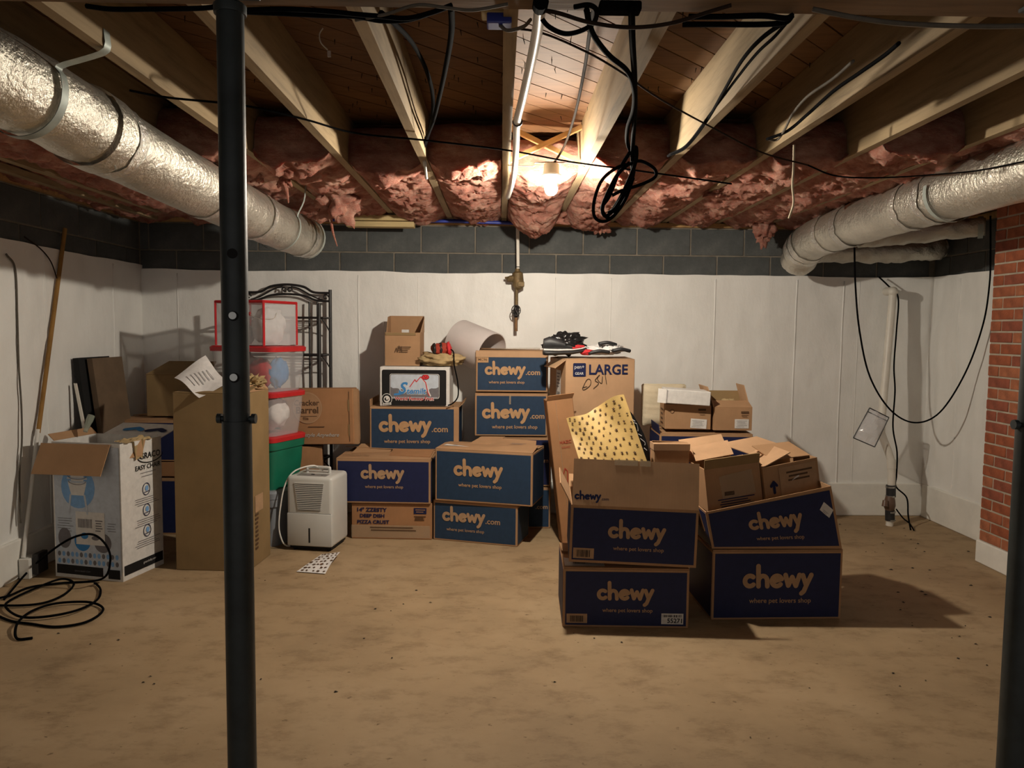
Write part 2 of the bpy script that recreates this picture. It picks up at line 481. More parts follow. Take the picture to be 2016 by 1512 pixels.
for r in range(30):
    z = .142+.0285+r*.0677
    if z > 2.17: break
    y = PY1
    first = True
    while y > PY0+.05:
        half = (r % 2 == 1 and first) or (y-PY0 < .2)
        L = .102 if half else .207
        me = rng.choice(hme if half else bme)
        o = bpy.data.objects.new('brick', me); COL.objects.link(o)
        M = Matrix.Translation((PX+.09+rng.uniform(-.002,.002), y-L/2, z)) @ Matrix.Rotation(radians(-90), 4, 'Z')
        M = MATRIX[pier.name].inverted() @ M
        o.parent = pier; o.location = M.to_translation(); o.rotation_euler = M.to_euler()
        y -= L; first = False
# fix: brick local -y faces out
# ------------------------------------------------------------------ ceiling
ceil = thing('ceiling', 'open basement ceiling of bare joists under diagonal plank subfloor', 'ceiling', (0.3, 2.0, JB), kind='structure')
# diagonal subfloor planks
def clip(poly, axis, val, keep_less):
    out = []
    for i in range(len(poly)):
        a, b = poly[i], poly[(i+1) % len(poly)]
        ia = (a[axis] <= val) == keep_less; ib = (b[axis] <= val) == keep_less
        if ia: out.append(a)
        if ia != ib:
            t = (val-a[axis])/(b[axis]-a[axis]); out.append((a[0]+(b[0]-a[0])*t, a[1]+(b[1]-a[1])*t))
    return out
PW = .106
x0c, x1c, y0c, y1c = XL-.15, XR+.15, YF, YB+.15
d0 = (y0c-x1c)/sqrt(2); d1 = (y1c-x0c)/sqrt(2)
i = 0; s = d0
while s < d1:
    e = Vector((1,1)).normalized(); n = Vector((-1,1)).normalized()
    gap = .0028
    c0, c1 = s+gap, s+PW-gap
    quad = [tuple(e*-12+n*c0), tuple(e*12+n*c0), tuple(e*12+n*c1), tuple(e*-12+n*c1)]
    for ax, val, kl in ((0,x0c,False),(0,x1c,True),(1,y0c,False),(1,y1c,True)):
        if quad: quad = clip(quad, ax, val, kl)
    if len(quad) >= 3:
        dz = random.uniform(0, .0025)
        k = len(quad)
        v = [(p[0],p[1],JT+dz) for p in quad]+[(p[0],p[1],JT+.02) for p in quad]
        f = [tuple(reversed(range(k))), tuple(range(k, 2*k))]+[(j,(j+1)%k,(j+1)%k+k,j+k) for j in range(k)]
        MB().add(v, f).build('plank', random.choice(PLANK), ceil, world=True)
    s += PW; i += 1
MB().box(x0c, x1c, y0c, y1c, JT+.0205, JT+.04).build('subfloor_deck', PLANK[1], ceil, world=True)
mb = MB(); rg = random.Random(21)
for k in range(150):
    x, y = rg.uniform(-1.1, 1.5), rg.uniform(2.1, 4.0)
    t_ = Vector((rg.uniform(-.006,.006), rg.uniform(-.006,.006), -.018))
    mb.tube([Vector((x,y,JT+.003)), Vector((x,y,JT))+t_], [.0022,.0008], 4)
nl = mb.build('nail_points', DARK, ceil, world=True); nl['kind'] = 'stuff'
JX = [0.02+.4*j for j in range(-7, 9)]
for x in JX:
    if x < XL or x > XR: continue
    for (ya, yb) in ((1.95, YB+.1), (YF, 1.71)):
        mb = MB(); n = 26
        def fn(sx):
            return [Vector((x+sx*.019+.004*noise.noise(Vector((x*3, (ya+(yb-ya)*k/n)*.6, 1))), ya+(yb-ya)*k/n, 0)) for k in range(n+1)]
        a, b = fn(-1), fn(1)
        V = []; Fc = []
        for k in range(n+1):
            zb = JB+.003*noise.noise(Vector((x*5, a[k].y*1.1, 4)))
            V += [(a[k].x, a[k].y, zb), (b[k].x, b[k].y, zb), (b[k].x, b[k].y, JT-.001), (a[k].x, a[k].y, JT-.001)]
        for k in range(n):
            o_ = k*4
            for q in range(4):
                q2 = (q+1) % 4
                Fc.append((o_+q, o_+q2, o_+4+q2, o_+4+q))
        Fc.append((3,2,1,0)); Fc.append((n*4,n*4+1,n*4+2,n*4+3))
        mb.add(V, Fc).build('joist', JOIST, ceil, world=True)
MB().rbox(XL-.1, XR+.1, 1.72, 1.94, 2.195, JT-.002, .006, 1).build('girder', GIRDER, ceil, world=True)
MB().box(XL-.1, XR+.1, YB-.02, YB+.12, TOP+.001, JB-.003).build('sill_plate', BRACE, ceil, world=True)
MB().box(XL-.12, XL+.03, YF, YB-.021, TOP+.001, JB+.001).build('sill_plate', BRACE, ceil, world=True)
MB().box(XR-.03, XR+.12, YF, YB-.021, TOP+.001, JB+.001).build('sill_plate', BRACE, ceil, world=True)
MB().box(XL-.1, XR+.1, YB+.101, YB+.14, JB, JT-.002).build('rim_board', GIRDER, ceil, world=True)
MB().box(XL-.1, XL-.06, YF, YB+.1, JB+.002, JT-.002).build('rim_board', GIRDER, ceil, world=True)
MB().box(XR+.06, XR+.1, YF, YB+.1, JB+.002, JT-.002).build('rim_board', GIRDER, ceil, world=True)
def brace(xa, za, xb, zb, y):
    d = Vector((xb-xa, 0, zb-za)); L = d.length; ang = atan2(d.z, d.x)
    M = Matrix.Translation(((xa+xb)/2, y, (za+zb)/2)) @ Matrix.Rotation(-ang, 4, 'Y')
    MB().box(-L/2, L/2, -.017, .017, -.011, .011, M).build('brace', BRACE, ceil, world=True)
for b in (-3,-2,-1,0,1,2):
    xa, xb = .02+.4*b+.021, .02+.4*(b+1)-.021
    yy = 3.93 if b == 0 else 4.25
    brace(xa, 2.425, xb, 2.255, yy); brace(xa, 2.255, xb, 2.425, yy-.036)
# ledger strips nailed by the left wall
for (xx, y0, y1, z) in ((-2.50,3.2,5.6,2.205),(-2.34,2.6,5.3,2.212)):
    MB().box(xx-.022, xx+.022, y0, y1, z-.03, z+.005).build('nailing_strip', JOIST, ceil, world=True)

# ------------------------------------------------------------------ lamp
lamp = thing('ceiling_bulb_lamp', 'lit bare bulb in a ceramic holder hung between the joists', 'lamp', (BULB.x, BULB.y, 2.06))
T = Matrix.Translation((BULB.x, BULB.y, 0))
zc = BULB.z
prof = [(.0005, zc-.034), (.012, zc-.032), (.022, zc-.025), (.029, zc-.014), (.0315, zc), (.0305, zc+.009)]
MB().lathe(prof, 20, T).build('bulb', BULBM, lamp, world=True, smooth=True)
prof = [(.0305, zc+.009), (.026, zc+.026), (.020, zc+.042), (.0155, zc+.056), (.014, zc+.066)]
MB().lathe(prof, 20, T).build('bulb_neck', BULBN, lamp, world=True, smooth=True)
mb = MB(); mb.lathe([(.02, zc+.060), (.047, zc+.062), (.049, zc+.068), (.040, zc+.072), (.037, zc+.118), (.034, zc+.121)], 24, T)
mb.build('socket', CERAMIC, lamp, world=True, auto=40)
MB().tube(spline([(-.0+.03,3.822,2.216),(.10,3.822,2.214),(.155,3.822,2.214),(.175,3.822,2.232),(.33,3.822,2.232),(.412,3.822,2.214)], 6), .0028, 6).build('hanger_bar', STEELB, lamp, world=True, smooth=True)
MB().tube(spline([atY(1170,10,2.05), atY(1160,70,2.35), atY(1150,140,2.8), atY(1132,225,3.35), atY(1112,285,3.7), (BULB.x+.01,BULB.y,zc+.12)], 10), .006, 6).build('lamp_cord', CABLEBROWN, lamp, world=True, smooth=True)

# ------------------------------------------------------------------ insulation
def batt(b, y0, label, sag=.05, y1=5.74, seed=0.0, lip=.05, droop=None):
    xa, xb = .02+.4*b+.020, .02+.4*(b+1)-.020
    W = xb-xa
    L = y1-y0
    NU = 34; NV = max(24, int(L/.017)+26)
    def fn(u, v):
        x = xa+W*u
        e = 1-(2*u-1)**2                       # 0 at the joists, 1 mid bay
        if v < .16:                            # rounded front end
            t = v/.16
            a = t*pi/2
            y = y0+.13*(1-sin(a))**1.2 + .03*(1-e)
            z = JT-.035-(JT-.035-JB+.0)*(1-cos(a)) 
            w = t
        else:
            t = (v-.16)/.84
            y = y0+t*L
            z = JB; w = 1.0
        s = sag*(.55+.6*noise.noise(Vector((x*1.3, y*1.9, seed))))
        if droop:
            s += droop[1]*math.exp(-((y-droop[0])/droop[2])**2)
        s += lip*math.exp(-((y-y0-.10)/.11)**2)*(.5+.9*noise.noise(Vector((x*6, seed, 2))))
        z -= max(0, s)*e**.6*w
        f = noise.fractal(Vector((x*7, y*6, seed+z*6)), .75, 2.2, 5)
        rdg = abs(noise.noise(Vector((x*4+seed, y*11+2*noise.noise(Vector((x*5,y*3,seed))), 3))))
        r2 = abs(noise.fractal(Vector((x*13, y*17+seed, z*10)), .7, 2.1, 4))
        amp = (.040*f+.040*(rdg-.25)+.030*(r2-.25))*(.25+.75*e)
        z += amp*w*.9 + (0.012*(1-e)*w)
        y += .030*noise.fractal(Vector((x*8, z*9, seed)), .8, 2.1, 4)*(1-w*.6)*e
        x += .012*noise.noise(Vector((y*9, z*9, seed)))*e
        return Vector((min(max(x, xa), xb), min(y, y1), min(z, JT-.008)))
    mb = MB(); mb.grid(fn, NU, NV)
    # closed back and top so that the batt is solid
    n0 = len(mb.v)
    def fn2(u, v):
        x = xa+W*u
        return Vector((x, y0+.16+(y1-y0-.16)*v, JT-.012))
    mb.grid(fn2, 2, 2)
    o = mb.build('insulation_batt', INSUL, None, smooth=True)
    return tag(o, label, 'insulation', 'pink insulation batts in the joist bays')
batt(0, 4.02, 'pink insulation batt behind the crossed braces right above the bulb', .07, seed=1.3, lip=.0, droop=(5.25,.13,.3))
batt(-1, 3.72, 'pink insulation batt in the joist bay just left of the bulb', .05, seed=2.1, lip=.07)
batt(-2, 3.82, 'pink insulation batt in the second joist bay left of the bulb', .05, seed=3.7, lip=.06)
batt(-3, 3.62, 'pink insulation batt in the third joist bay left of the bulb', .06, seed=4.4, lip=.06)
batt(-4, 3.5, 'pink insulation batt over the far end of the left duct', .05, seed=5.2)
batt(-5, 3.0, 'pink insulation batt in the joist bay above the left duct', .05, seed=6.6)
batt(-6, 2.7, 'pink insulation batt in the second joist bay from the left wall', .07, seed=7.9)
batt(-7, 2.5, 'pink insulation batt in the joist bay against the left wall', .05, seed=8.3)
batt(1, 3.66, 'pink insulation batt in the joist bay just right of the bulb', .06, seed=9.9, lip=.08, droop=(5.4,.06,.2))
batt(2, 3.62, 'pink insulation batt in the second joist bay right of the bulb', .06, seed=11.5, lip=.10)
batt(3, 3.55, 'pink insulation batt in the third joist bay right of the bulb', .06, seed=12.8, lip=.09)
batt(4, 3.3, 'pink insulation batt in the fourth joist bay right of the bulb', .06, seed=14.2, lip=.08)
batt(5, 2.9, 'pink insulation batt in the joist bay above the right duct', .05, seed=15.1, lip=.06)
batt(6, 2.7, 'pink insulation batt in the second joist bay from the right wall', .05, seed=16.4)
batt(7, 2.6, 'pink insulation batt in the joist bay against the right wall', .05, seed=17.0)
def tuft(px, py, Y, sx, sz, label, seed, strings=()):
    c = atY(px, py, Y)
    mb = MB().blob(c, sx, sx*.8, sz, .75, 2.2, 22, seed)
    for (a, b, c2) in strings:
        mb.tube(spline([atY(*a, Y), atY(*b, Y), atY(*c2, Y)], 5), [.012-.0009*i for i in range(11)], 6)
    o = mb.build('insulation_tuft', INSUL, None, smooth=True)
    return tag(o, label, 'insulation', 'torn insulation tufts')
tuft(662, 390, 4.7, .12, .13, 'torn pink insulation tuft hanging beside the left duct end', 2.2, [((650,420),(655,455),(664,485))])
tuft(560, 350, 4.2, .035, .05, 'small pink insulation tuft caught on the left duct strap', 5.1, [((563,370),(566,385),(568,400))])
tuft(503, 340, 4.1, .045, .04, 'small pink insulation tuft just right of the steel post', 8.8)
tuft(1075, 425, 5.35, .15, .07, 'drooping pink insulation flap in front of the back wall below bulb', 3.3)
tuft(1180, 440, 5.55, .07, .06, 'small pink insulation flap hanging below the cable coil', 6.1)
tuft(1505, 450, 5.5, .06, .09, 'pink insulation tuft beside the right duct elbow', 7.7)
tuft(1475, 350, 4.3, .10, .06, 'loose pink insulation clump right of the hanging cable coil', 12.1)
tuft(1410, 375, 4.5, .08, .035, 'flat pink insulation scrap under the joist right of the coil', 14.6)
tuft(1850, 285, 3.6, .09, .05, 'pink insulation clump resting over the right duct', 18.6)
tuft(1750, 300, 3.75, .10, .06, 'torn pink insulation clump left of the right duct top', 21.3)

# ------------------------------------------------------------------ ducts
def duct_pts(name, pts, R, mat, parent, n=28, amp=.004, seed=0, sub=14):
    P = spline(pts, sub); N = len(P)
    mb = MB(); mb.tube(P, R, n)
    V = []
    for idx, p in enumerate(mb.v):
        c = P[min(idx//n, N-1)]; d = (p-c)
        k = noise.fractal(Vector((p.x*9, p.y*9, p.z*9+seed)), .9, 2, 3)
        V.append(p + d.normalized()*amp*k)
    mb.v = V
    return mb.build(name, mat, parent, world=True, smooth=True), P
def ring(c, t, R, w, mat, parent, name, jitter=0.0, n=28, th=.002):
    t = Vector(t).normalized()
    mb = MB()
    pts = [c-t*w/2, c+t*w/2]
    mb.tube(pts, R+th, n, cap=False)
    # ragged edge
    for q in range(len(mb.v)):
        p = mb.v[q]
        mb.v[q] = p + t*jitter*noise.noise(p*40)
    mb.tube([c+t*w/2, c+t*(w/2+.0005)], R+th*.2, n, cap=False)
    return mb.build(name, mat, parent, world=True, smooth=True)
LD = thing('foil_duct', 'foil wrapped round air duct along the left side', 'duct', (-1.6, 3.4, 2.0))
lp = [atY(-190,60,1.98), atY(60,187,2.38), atY(300,322,3.1), atY(530,438,4.4), atY(603,470,5.05)]
R1 = .128
_, P = duct_pts('duct_body', lp, R1, FOIL, LD, seed=1, amp=.005)
for k, (fr, w) in enumerate(((.42,.06),(.60,.045),(.70,.05),(.93,.05))):
    i = int(fr*(len(P)-1)); ring(P[i], P[i+1]-P[i], R1+.004, w, FOILT, LD, 'foil_tape_band', .02)
i = int(.39*(len(P)-1)); ring(P[i], P[i+1]-P[i], R1+.010, .10, FOIL, LD, 'wrap_overlap', .012)
# end collar
i = len(P)-2; ring(P[i], P[i+1]-P[i], R1+.008, .03, GALV, LD, 'end_collar')
def hang_strap(i, dx, mat, parent, ztop=JB, w=.028, side=1, topx=None):
    c = P[i]; t = (P[i+1]-P[i]).normalized()
    u = Vector((t.y, -t.x, 0)).normalized(); up = Vector((0,0,1))
    tx = c + u*(topx if topx is not None else .2)
    pts = [Vector((tx.x, tx.y, ztop+.05)), Vector((tx.x, tx.y, ztop-.005)), (Vector((tx.x, tx.y, ztop-.03))+c+u*(R1+.02)+up*.09)/2]
    for k in range(0, 22):
        a = radians(28-k*10.5)
        pts.append(c+(u*cos(a)+up*sin(a))*(R1+.010))
    pts = spline(pts, 3)
    mb = MB(); V = []
    for p in pts: V += [p-t*w/2, p+t*w/2]
    Fc = [(2*k, 2*k+1, 2*k+3, 2*k+2) for k in range(len(pts)-1)]
    mb.add(V, Fc)
    V2 = []
    for p in pts:
        nrm = (p-c).normalized(); V2 += [p+nrm*.002-t*w/2, p+nrm*.002+t*w/2]
    mb.add(V2, [(2*k+2, 2*k+3, 2*k+1, 2*k) for k in range(len(pts)-1)])
    return mb.build('hanger_strap', mat, parent, world=True, smooth=True)
hang_strap(int(.235*(len(P)-1)), 0, GALV, LD, topx=.27, w=.03)
hang_strap(int(.80*(len(P)-1)), 0, GALV, LD, topx=.17, w=.02)
MB().rbox(-.045,.045,-.002,.002,-.03,.03,.0015,1,Matrix.Translation(atY(215,320,2.72))@Euler((.5,0,-.9)).to_matrix().to_4x4()).build('tape_patch', FOILT, LD, world=True)

RD = thing('foil_duct', 'foil wrapped round air duct along the right side', 'duct', (2.24, 4.3, 1.96))
R2 = .13
rp = [(2.22,2.2,2.10),(2.20,3.2,2.10),(2.19,4.0,2.09),(2.17,4.7,2.075),(2.13,5.2,2.04),(2.12,5.42,1.97)]
_, P2 = duct_pts('duct_body', rp, R2, FOIL, RD, seed=7, amp=.004)
for fr, w in ((.36,.05),(.42,.05),(.62,.07),(.70,.05),(.88,.05),(.93,.04)):
    i = int(fr*(len(P2)-1)); ring(P2[i], P2[i+1]-P2[i], R2+.004, w, FOILT, RD, 'foil_tape_band', .02)
el = MB().blob((2.125,5.45,1.93), .125, .12, .115, .08, 2, 20, 3.0)
el.build('elbow', FOIL, RD, world=True, smooth=True)
P = P2; R1 = R2
hang_strap(int(.33*(len(P2)-1)), 0, GALV, RD, topx=.19, w=.03)
B1 = thing('foil_branch_duct', 'slim foil branch duct along the back wall under right duct', 'duct', (2.6,5.5,1.80))
b1 = [atY(1590,493,5.52), atY(1700,497,5.54), atY(1790,493,5.56), atY(1850,489,5.6)]
_, q = duct_pts('duct_body', b1, .078, FOILD, B1, seed=3, amp=.020)
ring(q[-2], q[-1]-q[-2], .074, .05, FOILT, B1, 'foil_tape_band', .03)
B2 = thing('foil_branch_duct', 'dull foil branch duct leading to the brick pier', 'duct', (2.9,5.1,1.92))
b2 = [atY(1690,468,5.25), atY(1780,462,5.2), atY(1870,452,5.1), atY(1940,447,5.0)]
_, q = duct_pts('duct_body', b2, .068, FOILD, B2, seed=9, amp=.016)
ring(q[-3], q[-1]-q[-3], .070, .03, GALV, B2, 'end_collar')

# ------------------------------------------------------------------ steel posts
def post(x, y, label, full):
    t = thing('steel_post', label, 'post', (x, y, 0))
    MB().lathe([(.031,1.18),(.031,2.135)], 28).build('upper_tube', STEELDARK, t, auto=40)
    MB().lathe([(.0345,.012),(.0345,1.185)], 28).build('lower_tube', STEELDARK, t, auto=40)
    MB().lathe([(.036,2.13),(.037,2.135),(.037,2.150),(.030,2.156)], 28).build('cap_ring', STEELDARK, t, auto=40)
    MB().lathe([(.014,2.15),(.014,2.185)], 14).build('jack_screw', STEELB, t, auto=40)
    MB().rbox(-.055,.055,-.055,.055,2.184,2.194,.002,1).build('top_plate', STEELDARK, t)
    MB().rbox(-.075,.075,-.075,.075,0,.012,.002,1).build('base_plate', STEELDARK, t)
    MB().tube([(-.045,0,1.19),(.045,0,1.19)], .007, 10).build('pin', STEELDARK, t, auto=40)
    for s in (-1,1):
        MB().tube([(s*.036,0,1.19),(s*.046,0,1.19)], .012, 12).build('pin_head', STEELDARK, t, auto=40)
    for (zz, sh) in ((1.29,1),(1.435,1),(1.58,0)):
        a = radians(-78)
        d = Vector((cos(a), sin(a), 0))
        MB().tube([d*.029+Vector((0,0,zz)), d*.0316+Vector((0,0,zz))], .0118, 16).build('hole', DARK, t)
        if sh: MB().tube([d*.029+Vector((-.002,0,zz+.001)), d*.0322+Vector((-.002,0,zz+.001))], .0088, 16).build('pin_end', STEELB, t)
    return t
post(-.632, 1.83, 'dark steel support post standing left of centre', True)
xr = atY(2022, 1000, 1.83).x
post(xr, 1.83, 'dark steel support post at the right picture edge', True)

# ------------------------------------------------------------------ text and logos
_tc = {}
def text2d(body, bold=0.0, shear=0.0):
    k = (body, bold, shear)
    if k in _tc: return _tc[k]
    cu = bpy.data.curves.new('lettering', 'FONT'); cu.body = body; cu.size = 1.0; cu.offset = bold; cu.shear = shear
    cu.resolution_u = 3
    o = bpy.data.objects.new('lettering', cu); COL.objects.link(o)
    dg = bpy.context.evaluated_depsgraph_get(); dg.update()
    me = bpy.data.meshes.new_from_object(o.evaluated_get(dg))
    v = [p.co.copy() for p in me.vertices]; f = [tuple(p.vertices) for p in me.polygons]
    bpy.data.objects.remove(o); bpy.data.curves.remove(cu); bpy.data.meshes.remove(me)
    xs = [p.x for p in v]; ys = [p.y for p in v]
    x0, x1, y0, y1 = min(xs), max(xs), min(ys), max(ys)
    v = [Vector(((p.x-x0)/(x1-x0), (p.y-y0)/(x1-x0), 0)) for p in v]
    _tc[k] = (v, f, (y1-y0)/(x1-x0)); return _tc[k]
def stroke2d(paths, r, n=12):
    V = []; Fc = []; lay = [0.0]
    def zl(pts):
        lay[0] += 1.2e-5; return [Vector((q.x, q.y, lay[0])) for q in pts]
    for path in paths:
        P = [Vector((p[0], p[1], 0)) for p in path]
        for p in P:
            o = len(V); V += zl([p+Vector((r*cos(2*pi*k/n), r*sin(2*pi*k/n), 0)) for k in range(n)]); Fc.append(tuple(range(o, o+n)))
        for a, b in zip(P, P[1:]):
            d = (b-a)
            if d.length < 1e-6: continue
            m_ = Vector((-d.y, d.x, 0)).normalized()*r; o = len(V)
            V += zl([a-m_, b-m_, b+m_, a+m_]); Fc.append((o, o+1, o+2, o+3))
    return V, Fc
def arc(cx, cy, rx, ry, a0, a1, n=14):
    return [(cx+rx*cos(radians(a0+(a1-a0)*i/n)), cy+ry*sin(radians(a0+(a1-a0)*i/n))) for i in range(n+1)]
def chewy2d():
    paths = [arc(.45,.47,.33,.34,50,315),
             [(.98,1.45),(1.0,.8),(1.02,.12)], arc(1.30,.48,.28,.32,170,0)+[(1.60,.12)],
             [(1.92,.42),(2.54,.60)]+arc(2.22,.47,.33,.34,22,318),
             [(2.78,.86),(2.98,.16),(3.22,.72),(3.48,.14),(3.70,.86)],
             [(3.92,.84),(4.14,.24)], [(4.48,.86),(4.22,.28),(4.02,-.22),(3.86,-.36)]]
    v, f = stroke2d(paths, .155)
    w = 4.64+.0
    return [Vector(((p.x+.03)/w, p.y/w, p.z)) for p in v], f
CHEWY = chewy2d()
def frame(o, xd, yd):
    xd = Vector(xd).normalized(); yd = Vector(yd).normalized(); n = xd.cross(yd)
    M = Matrix((xd, yd, n)).transposed().to_4x4(); M.translation = Vector(o); return M
EPS = .0012
def face(root, side):
    w, d, h = root['dims']
    if side == 'front': return frame((-w/2,-EPS*2,0), (1,0,0), (0,0,1)), w
    if side == 'left': return frame((-w/2-EPS*2,d,0), (0,-1,0), (0,0,1)), d
    if side == 'right': return frame((w/2+EPS*2,0,0), (0,1,0), (0,0,1)), d
    if side == 'top': return frame((-w/2,0,h+.006), (1,0,0), (0,1,0)), w
PANEL = {}; LABELS = {}
def decal(root, side, v2, f2, x, y, sx, sy, mat, name='print', rot=0.0, lift=1.0, sk=0.0, parent=None):
    Mf, _ = face(root, side)
    R = Matrix.Rotation(rot, 4, 'Z')
    mb = MB(); mb.add([Vector((p.x*sx+p.y*sk, p.y*sy, p.z)) for p in v2], f2, Mf @ Matrix.Translation((x, y, EPS*lift)) @ R)
    o = mb.build(name, mat, parent or root)
    if name == 'label': LABELS[(root.name, side)] = o
    return o
def words(root, side, body, x, y, width, mat, bold=.0, rot=0.0, name='lettering', shear=0.0, hs=1.0, lift=1.0, parent=None):
    v, f, asp = text2d(body, bold, shear)
    return decal(root, side, v, f, x, y, width, width*hs, mat, name, rot, lift, parent=parent)
def patch(root, side, x, y, w, h, mat, name='label', rot=0.0, lift=.6):
    return decal(root, side, [Vector((0,0,0)),Vector((1,0,0)),Vector((1,1,0)),Vector((0,1,0))], [(0,1,2,3)], x, y, w, h, mat, name, rot, lift)
def disc(root, side, x, y, rx, ry, mat, name='print', lift=.8, n=24):
    return decal(root, side, [Vector((cos(2*pi*k/n), sin(2*pi*k/n), 0)) for k in range(n)], [tuple(range(n))], x, y, rx, ry, mat, name, 0, lift)
def barcode(root, side, x, y, w, h, mat, lift=1.6, n=14, seed=1):
    rg = random.Random(seed); v = []; f = []; t = 0
    while t < 1:
        bw = rg.uniform(.012,.05)
        o = len(v); v += [Vector((t,0,0)),Vector((min(t+bw,1),0,0)),Vector((min(t+bw,1),1,0)),Vector((t,1,0))]; f.append((o,o+1,o+2,o+3))
        t += bw+rg.uniform(.015,.05)
    return decal(root, side, v, f, x, y, w, h, mat, 'barcode', 0, lift, parent=LABELS.get((root.name, side)))
def lines(root, side, x, y, w, n, gap, mat, th=.0025, seed=1, lift=1.4, rot=0):
    rg = random.Random(seed); v = []; f = []
    for k in range(n):
        a = rg.uniform(0,.12); b = rg.uniform(.7,1); yy = -k*gap
        o = len(v); v += [Vector((a*w,yy,0)),Vector((b*w,yy,0)),Vector((b*w,yy+th,0)),Vector((a*w,yy+th,0))]; f.append((o,o+1,o+2,o+3))
    return decal(root, side, v, f, x, y, 1, 1, mat, 'fine_print', rot, lift)

# ------------------------------------------------------------------ cartons
def carton(name, label, A, B, D, h, z0, mat=KRAFT, cat='box', printed=None, opened=False, warp=None, group=None, rx=0.0, ry=0.0, flaps=True, lift=.004, margin=.012, rflap=.02):
    A = Vector((A[0],A[1],0)); B = Vector((B[0],B[1],0))
    rz = atan2(B.y-A.y, B.x-A.x); w = (B-A).length
    mid = (A+B)/2
    t = thing(name, label, cat, (mid.x, mid.y, z0), group=group, rot=(rx, ry, rz))
    t['dims'] = (w, D, h)
    if warp: WARP[t.name] = warp
    th = .005
    if not opened:
        MB().rbox(-w/2, w/2, 0, D, 0, h, .004, 1).build('body', mat, t)
        if flaps:
            for s in (0, 1):
                rg = random.Random(label+str(s))
                up = lift*(1+3*rg.random())
                if s == 0: q = ((-w/2+.001,.001,h+.002),(w/2-.001,.001,h+.002),(w/2-.002,D/2-.003,h+.002+up),(-w/2+.002,D/2-.003,h+.002+up*.4))
                else: q = ((w/2-.001,D-.001,h+.002),(-w/2+.001,D-.001,h+.002),(-w/2+.002,D/2+.003,h+.002+up),(w/2-.002,D/2+.003,h+.002+up*.4))
                MB().slab(*q, .004).build('flap', mat, t)
    else:
        mb = MB()
        mb.box(-w/2, w/2, 0, th, 0, h); mb.box(-w/2, w/2, D-th, D, 0, h)
        mb.box(-w/2, -w/2+th, th, D-th, 0, h); mb.box(w/2-th, w/2, th, D-th, 0, h)
        mb.box(-w/2+th, w/2-th, th, D-th, 0, th)
        # subdivide nothing: plain folded walls
        mb.build('body', mat, t)
    if printed:
        m = margin
        PANEL[t.name] = MB().box(-w/2+m, w/2-m, -EPS, 0, m, h-m*1.2).build('printed_panel', printed, t)
        MB().box(-w/2-EPS, -w/2, m, D-m, m, h-m*1.2).build('printed_panel', printed, t)
        MB().box(w/2, w/2+EPS, m, D-m, m, h-m*1.2).build('printed_panel', printed, t)
    return t
def flapo(t, a, b, vec, mat=KRAFT, th=.0045, name='flap', bend=0.0):
    a, b, v = Vector(a), Vector(b), Vector(vec)
    return MB().slab(a, b, b+v, a+v, th).build(name, mat, t)
def chewy(t, x, y, w, mat=LOGO, com=None, tag_w=None, side='front', tagx=None, rot=0.0, tagmat=None, tagy=None):
    pp = PANEL.get(t.name)
    decal(t, side, CHEWY[0], CHEWY[1], x, y, w, w*1.0, mat, 'logo', rot, parent=pp)
    if com: words(t, side, '.com', x+w*1.01, y+.0, com, mat, .02, rot, parent=pp)
    tw = tag_w or w*.88
    words(t, side, 'where pet lovers shop', x+(tagx if tagx is not None else w*.10), y-(tagy or w*.235), tw, tagmat or mat, .012, rot, 'tagline', parent=pp)

# front stack, left
c = carton('shipping_box', 'closed navy pet store box at the bottom of the front stack', (.307,3.53), (.903,3.512), .42, .285, 0, printed=NAVY, group='pet store shipping boxes', lift=.006)
chewy(c, .160, .135, .270, LOGOD)
patch(c, 'front', .018, .022, .098, .045, LOGOD); barcode(c, 'front', .035, .028, .062, .030, BLACKINK, seed=4)
patch(c, 'front', .467, .022, .104, .052, LABELW); barcode(c, 'front', .475, .056, .09, .012, BLACKINK); words(c, 'front', '55271', .495, .028, .07, BLACKINK, .02, lift=1.8)
patch(c, 'top', .008, .02, .19, .16, LABELW); barcode(c, 'top', .05, .05, .06, .08, GREYINK, seed=9, lift=1.2)
c = carton('shipping_box', 'open navy pet store box holding the gold gift bag', (.334,3.545), (.930,3.505), .42, .275, .305, printed=NAVY, opened=True, group='pet store shipping boxes', ry=.025)
w, D, h = c['dims']
chewy(c, .178, .125, .270, LOGOD)
patch(c, 'front', .018, .020, .098, .05, LOGOD); barcode(c, 'front', .035, .027, .062, .034, BLACKINK, seed=5)
flapo(c, (-w/2+.004,.0,h), (w/2-.002,.0,h), (.002,.048,.212), KRAFT2)
v_, f_, _a = text2d('chewy', .02)
mbx = MB(); mbx.add([Vector((p.x*.125, p.y*.125, p.z)) for p in CHEWY[0]], CHEWY[1], frame((-w/2+.014, .0035, h+.026), (1,0,0), (0,.226,1))); mbx.build('logo', INK, c)
v_, f_, _a = text2d('.com', .02)
mbx = MB(); mbx.add([Vector((p.x*.036, p.y*.036, 0)) for p in v_], f_, frame((-w/2+.140, .0035, h+.026), (1,0,0), (0,.226,1))); mbx.build('lettering', INK, c)
for (xx, ll) in ((-.1,.11),(.02,.05)):
    MB().slab((xx,.039,h+.19),(xx+ll,.039,h+.19),(xx+ll,.046,h+.216),(xx,.046,h+.216),.001).build('tape_scrap', TAPE, c)
flapo(c, (-w/2,.01,h), (-w/2,D-.01,h), (-.055,.0,.10), KRAFT2)
flapo(c, (w/2,.01,h), (w/2,D-.01,h), (.035,.0,-.10), KRAFT)
flapo(c, (-w/2,D,h), (w/2,D,h), (0,.14,.04), KRAFT)
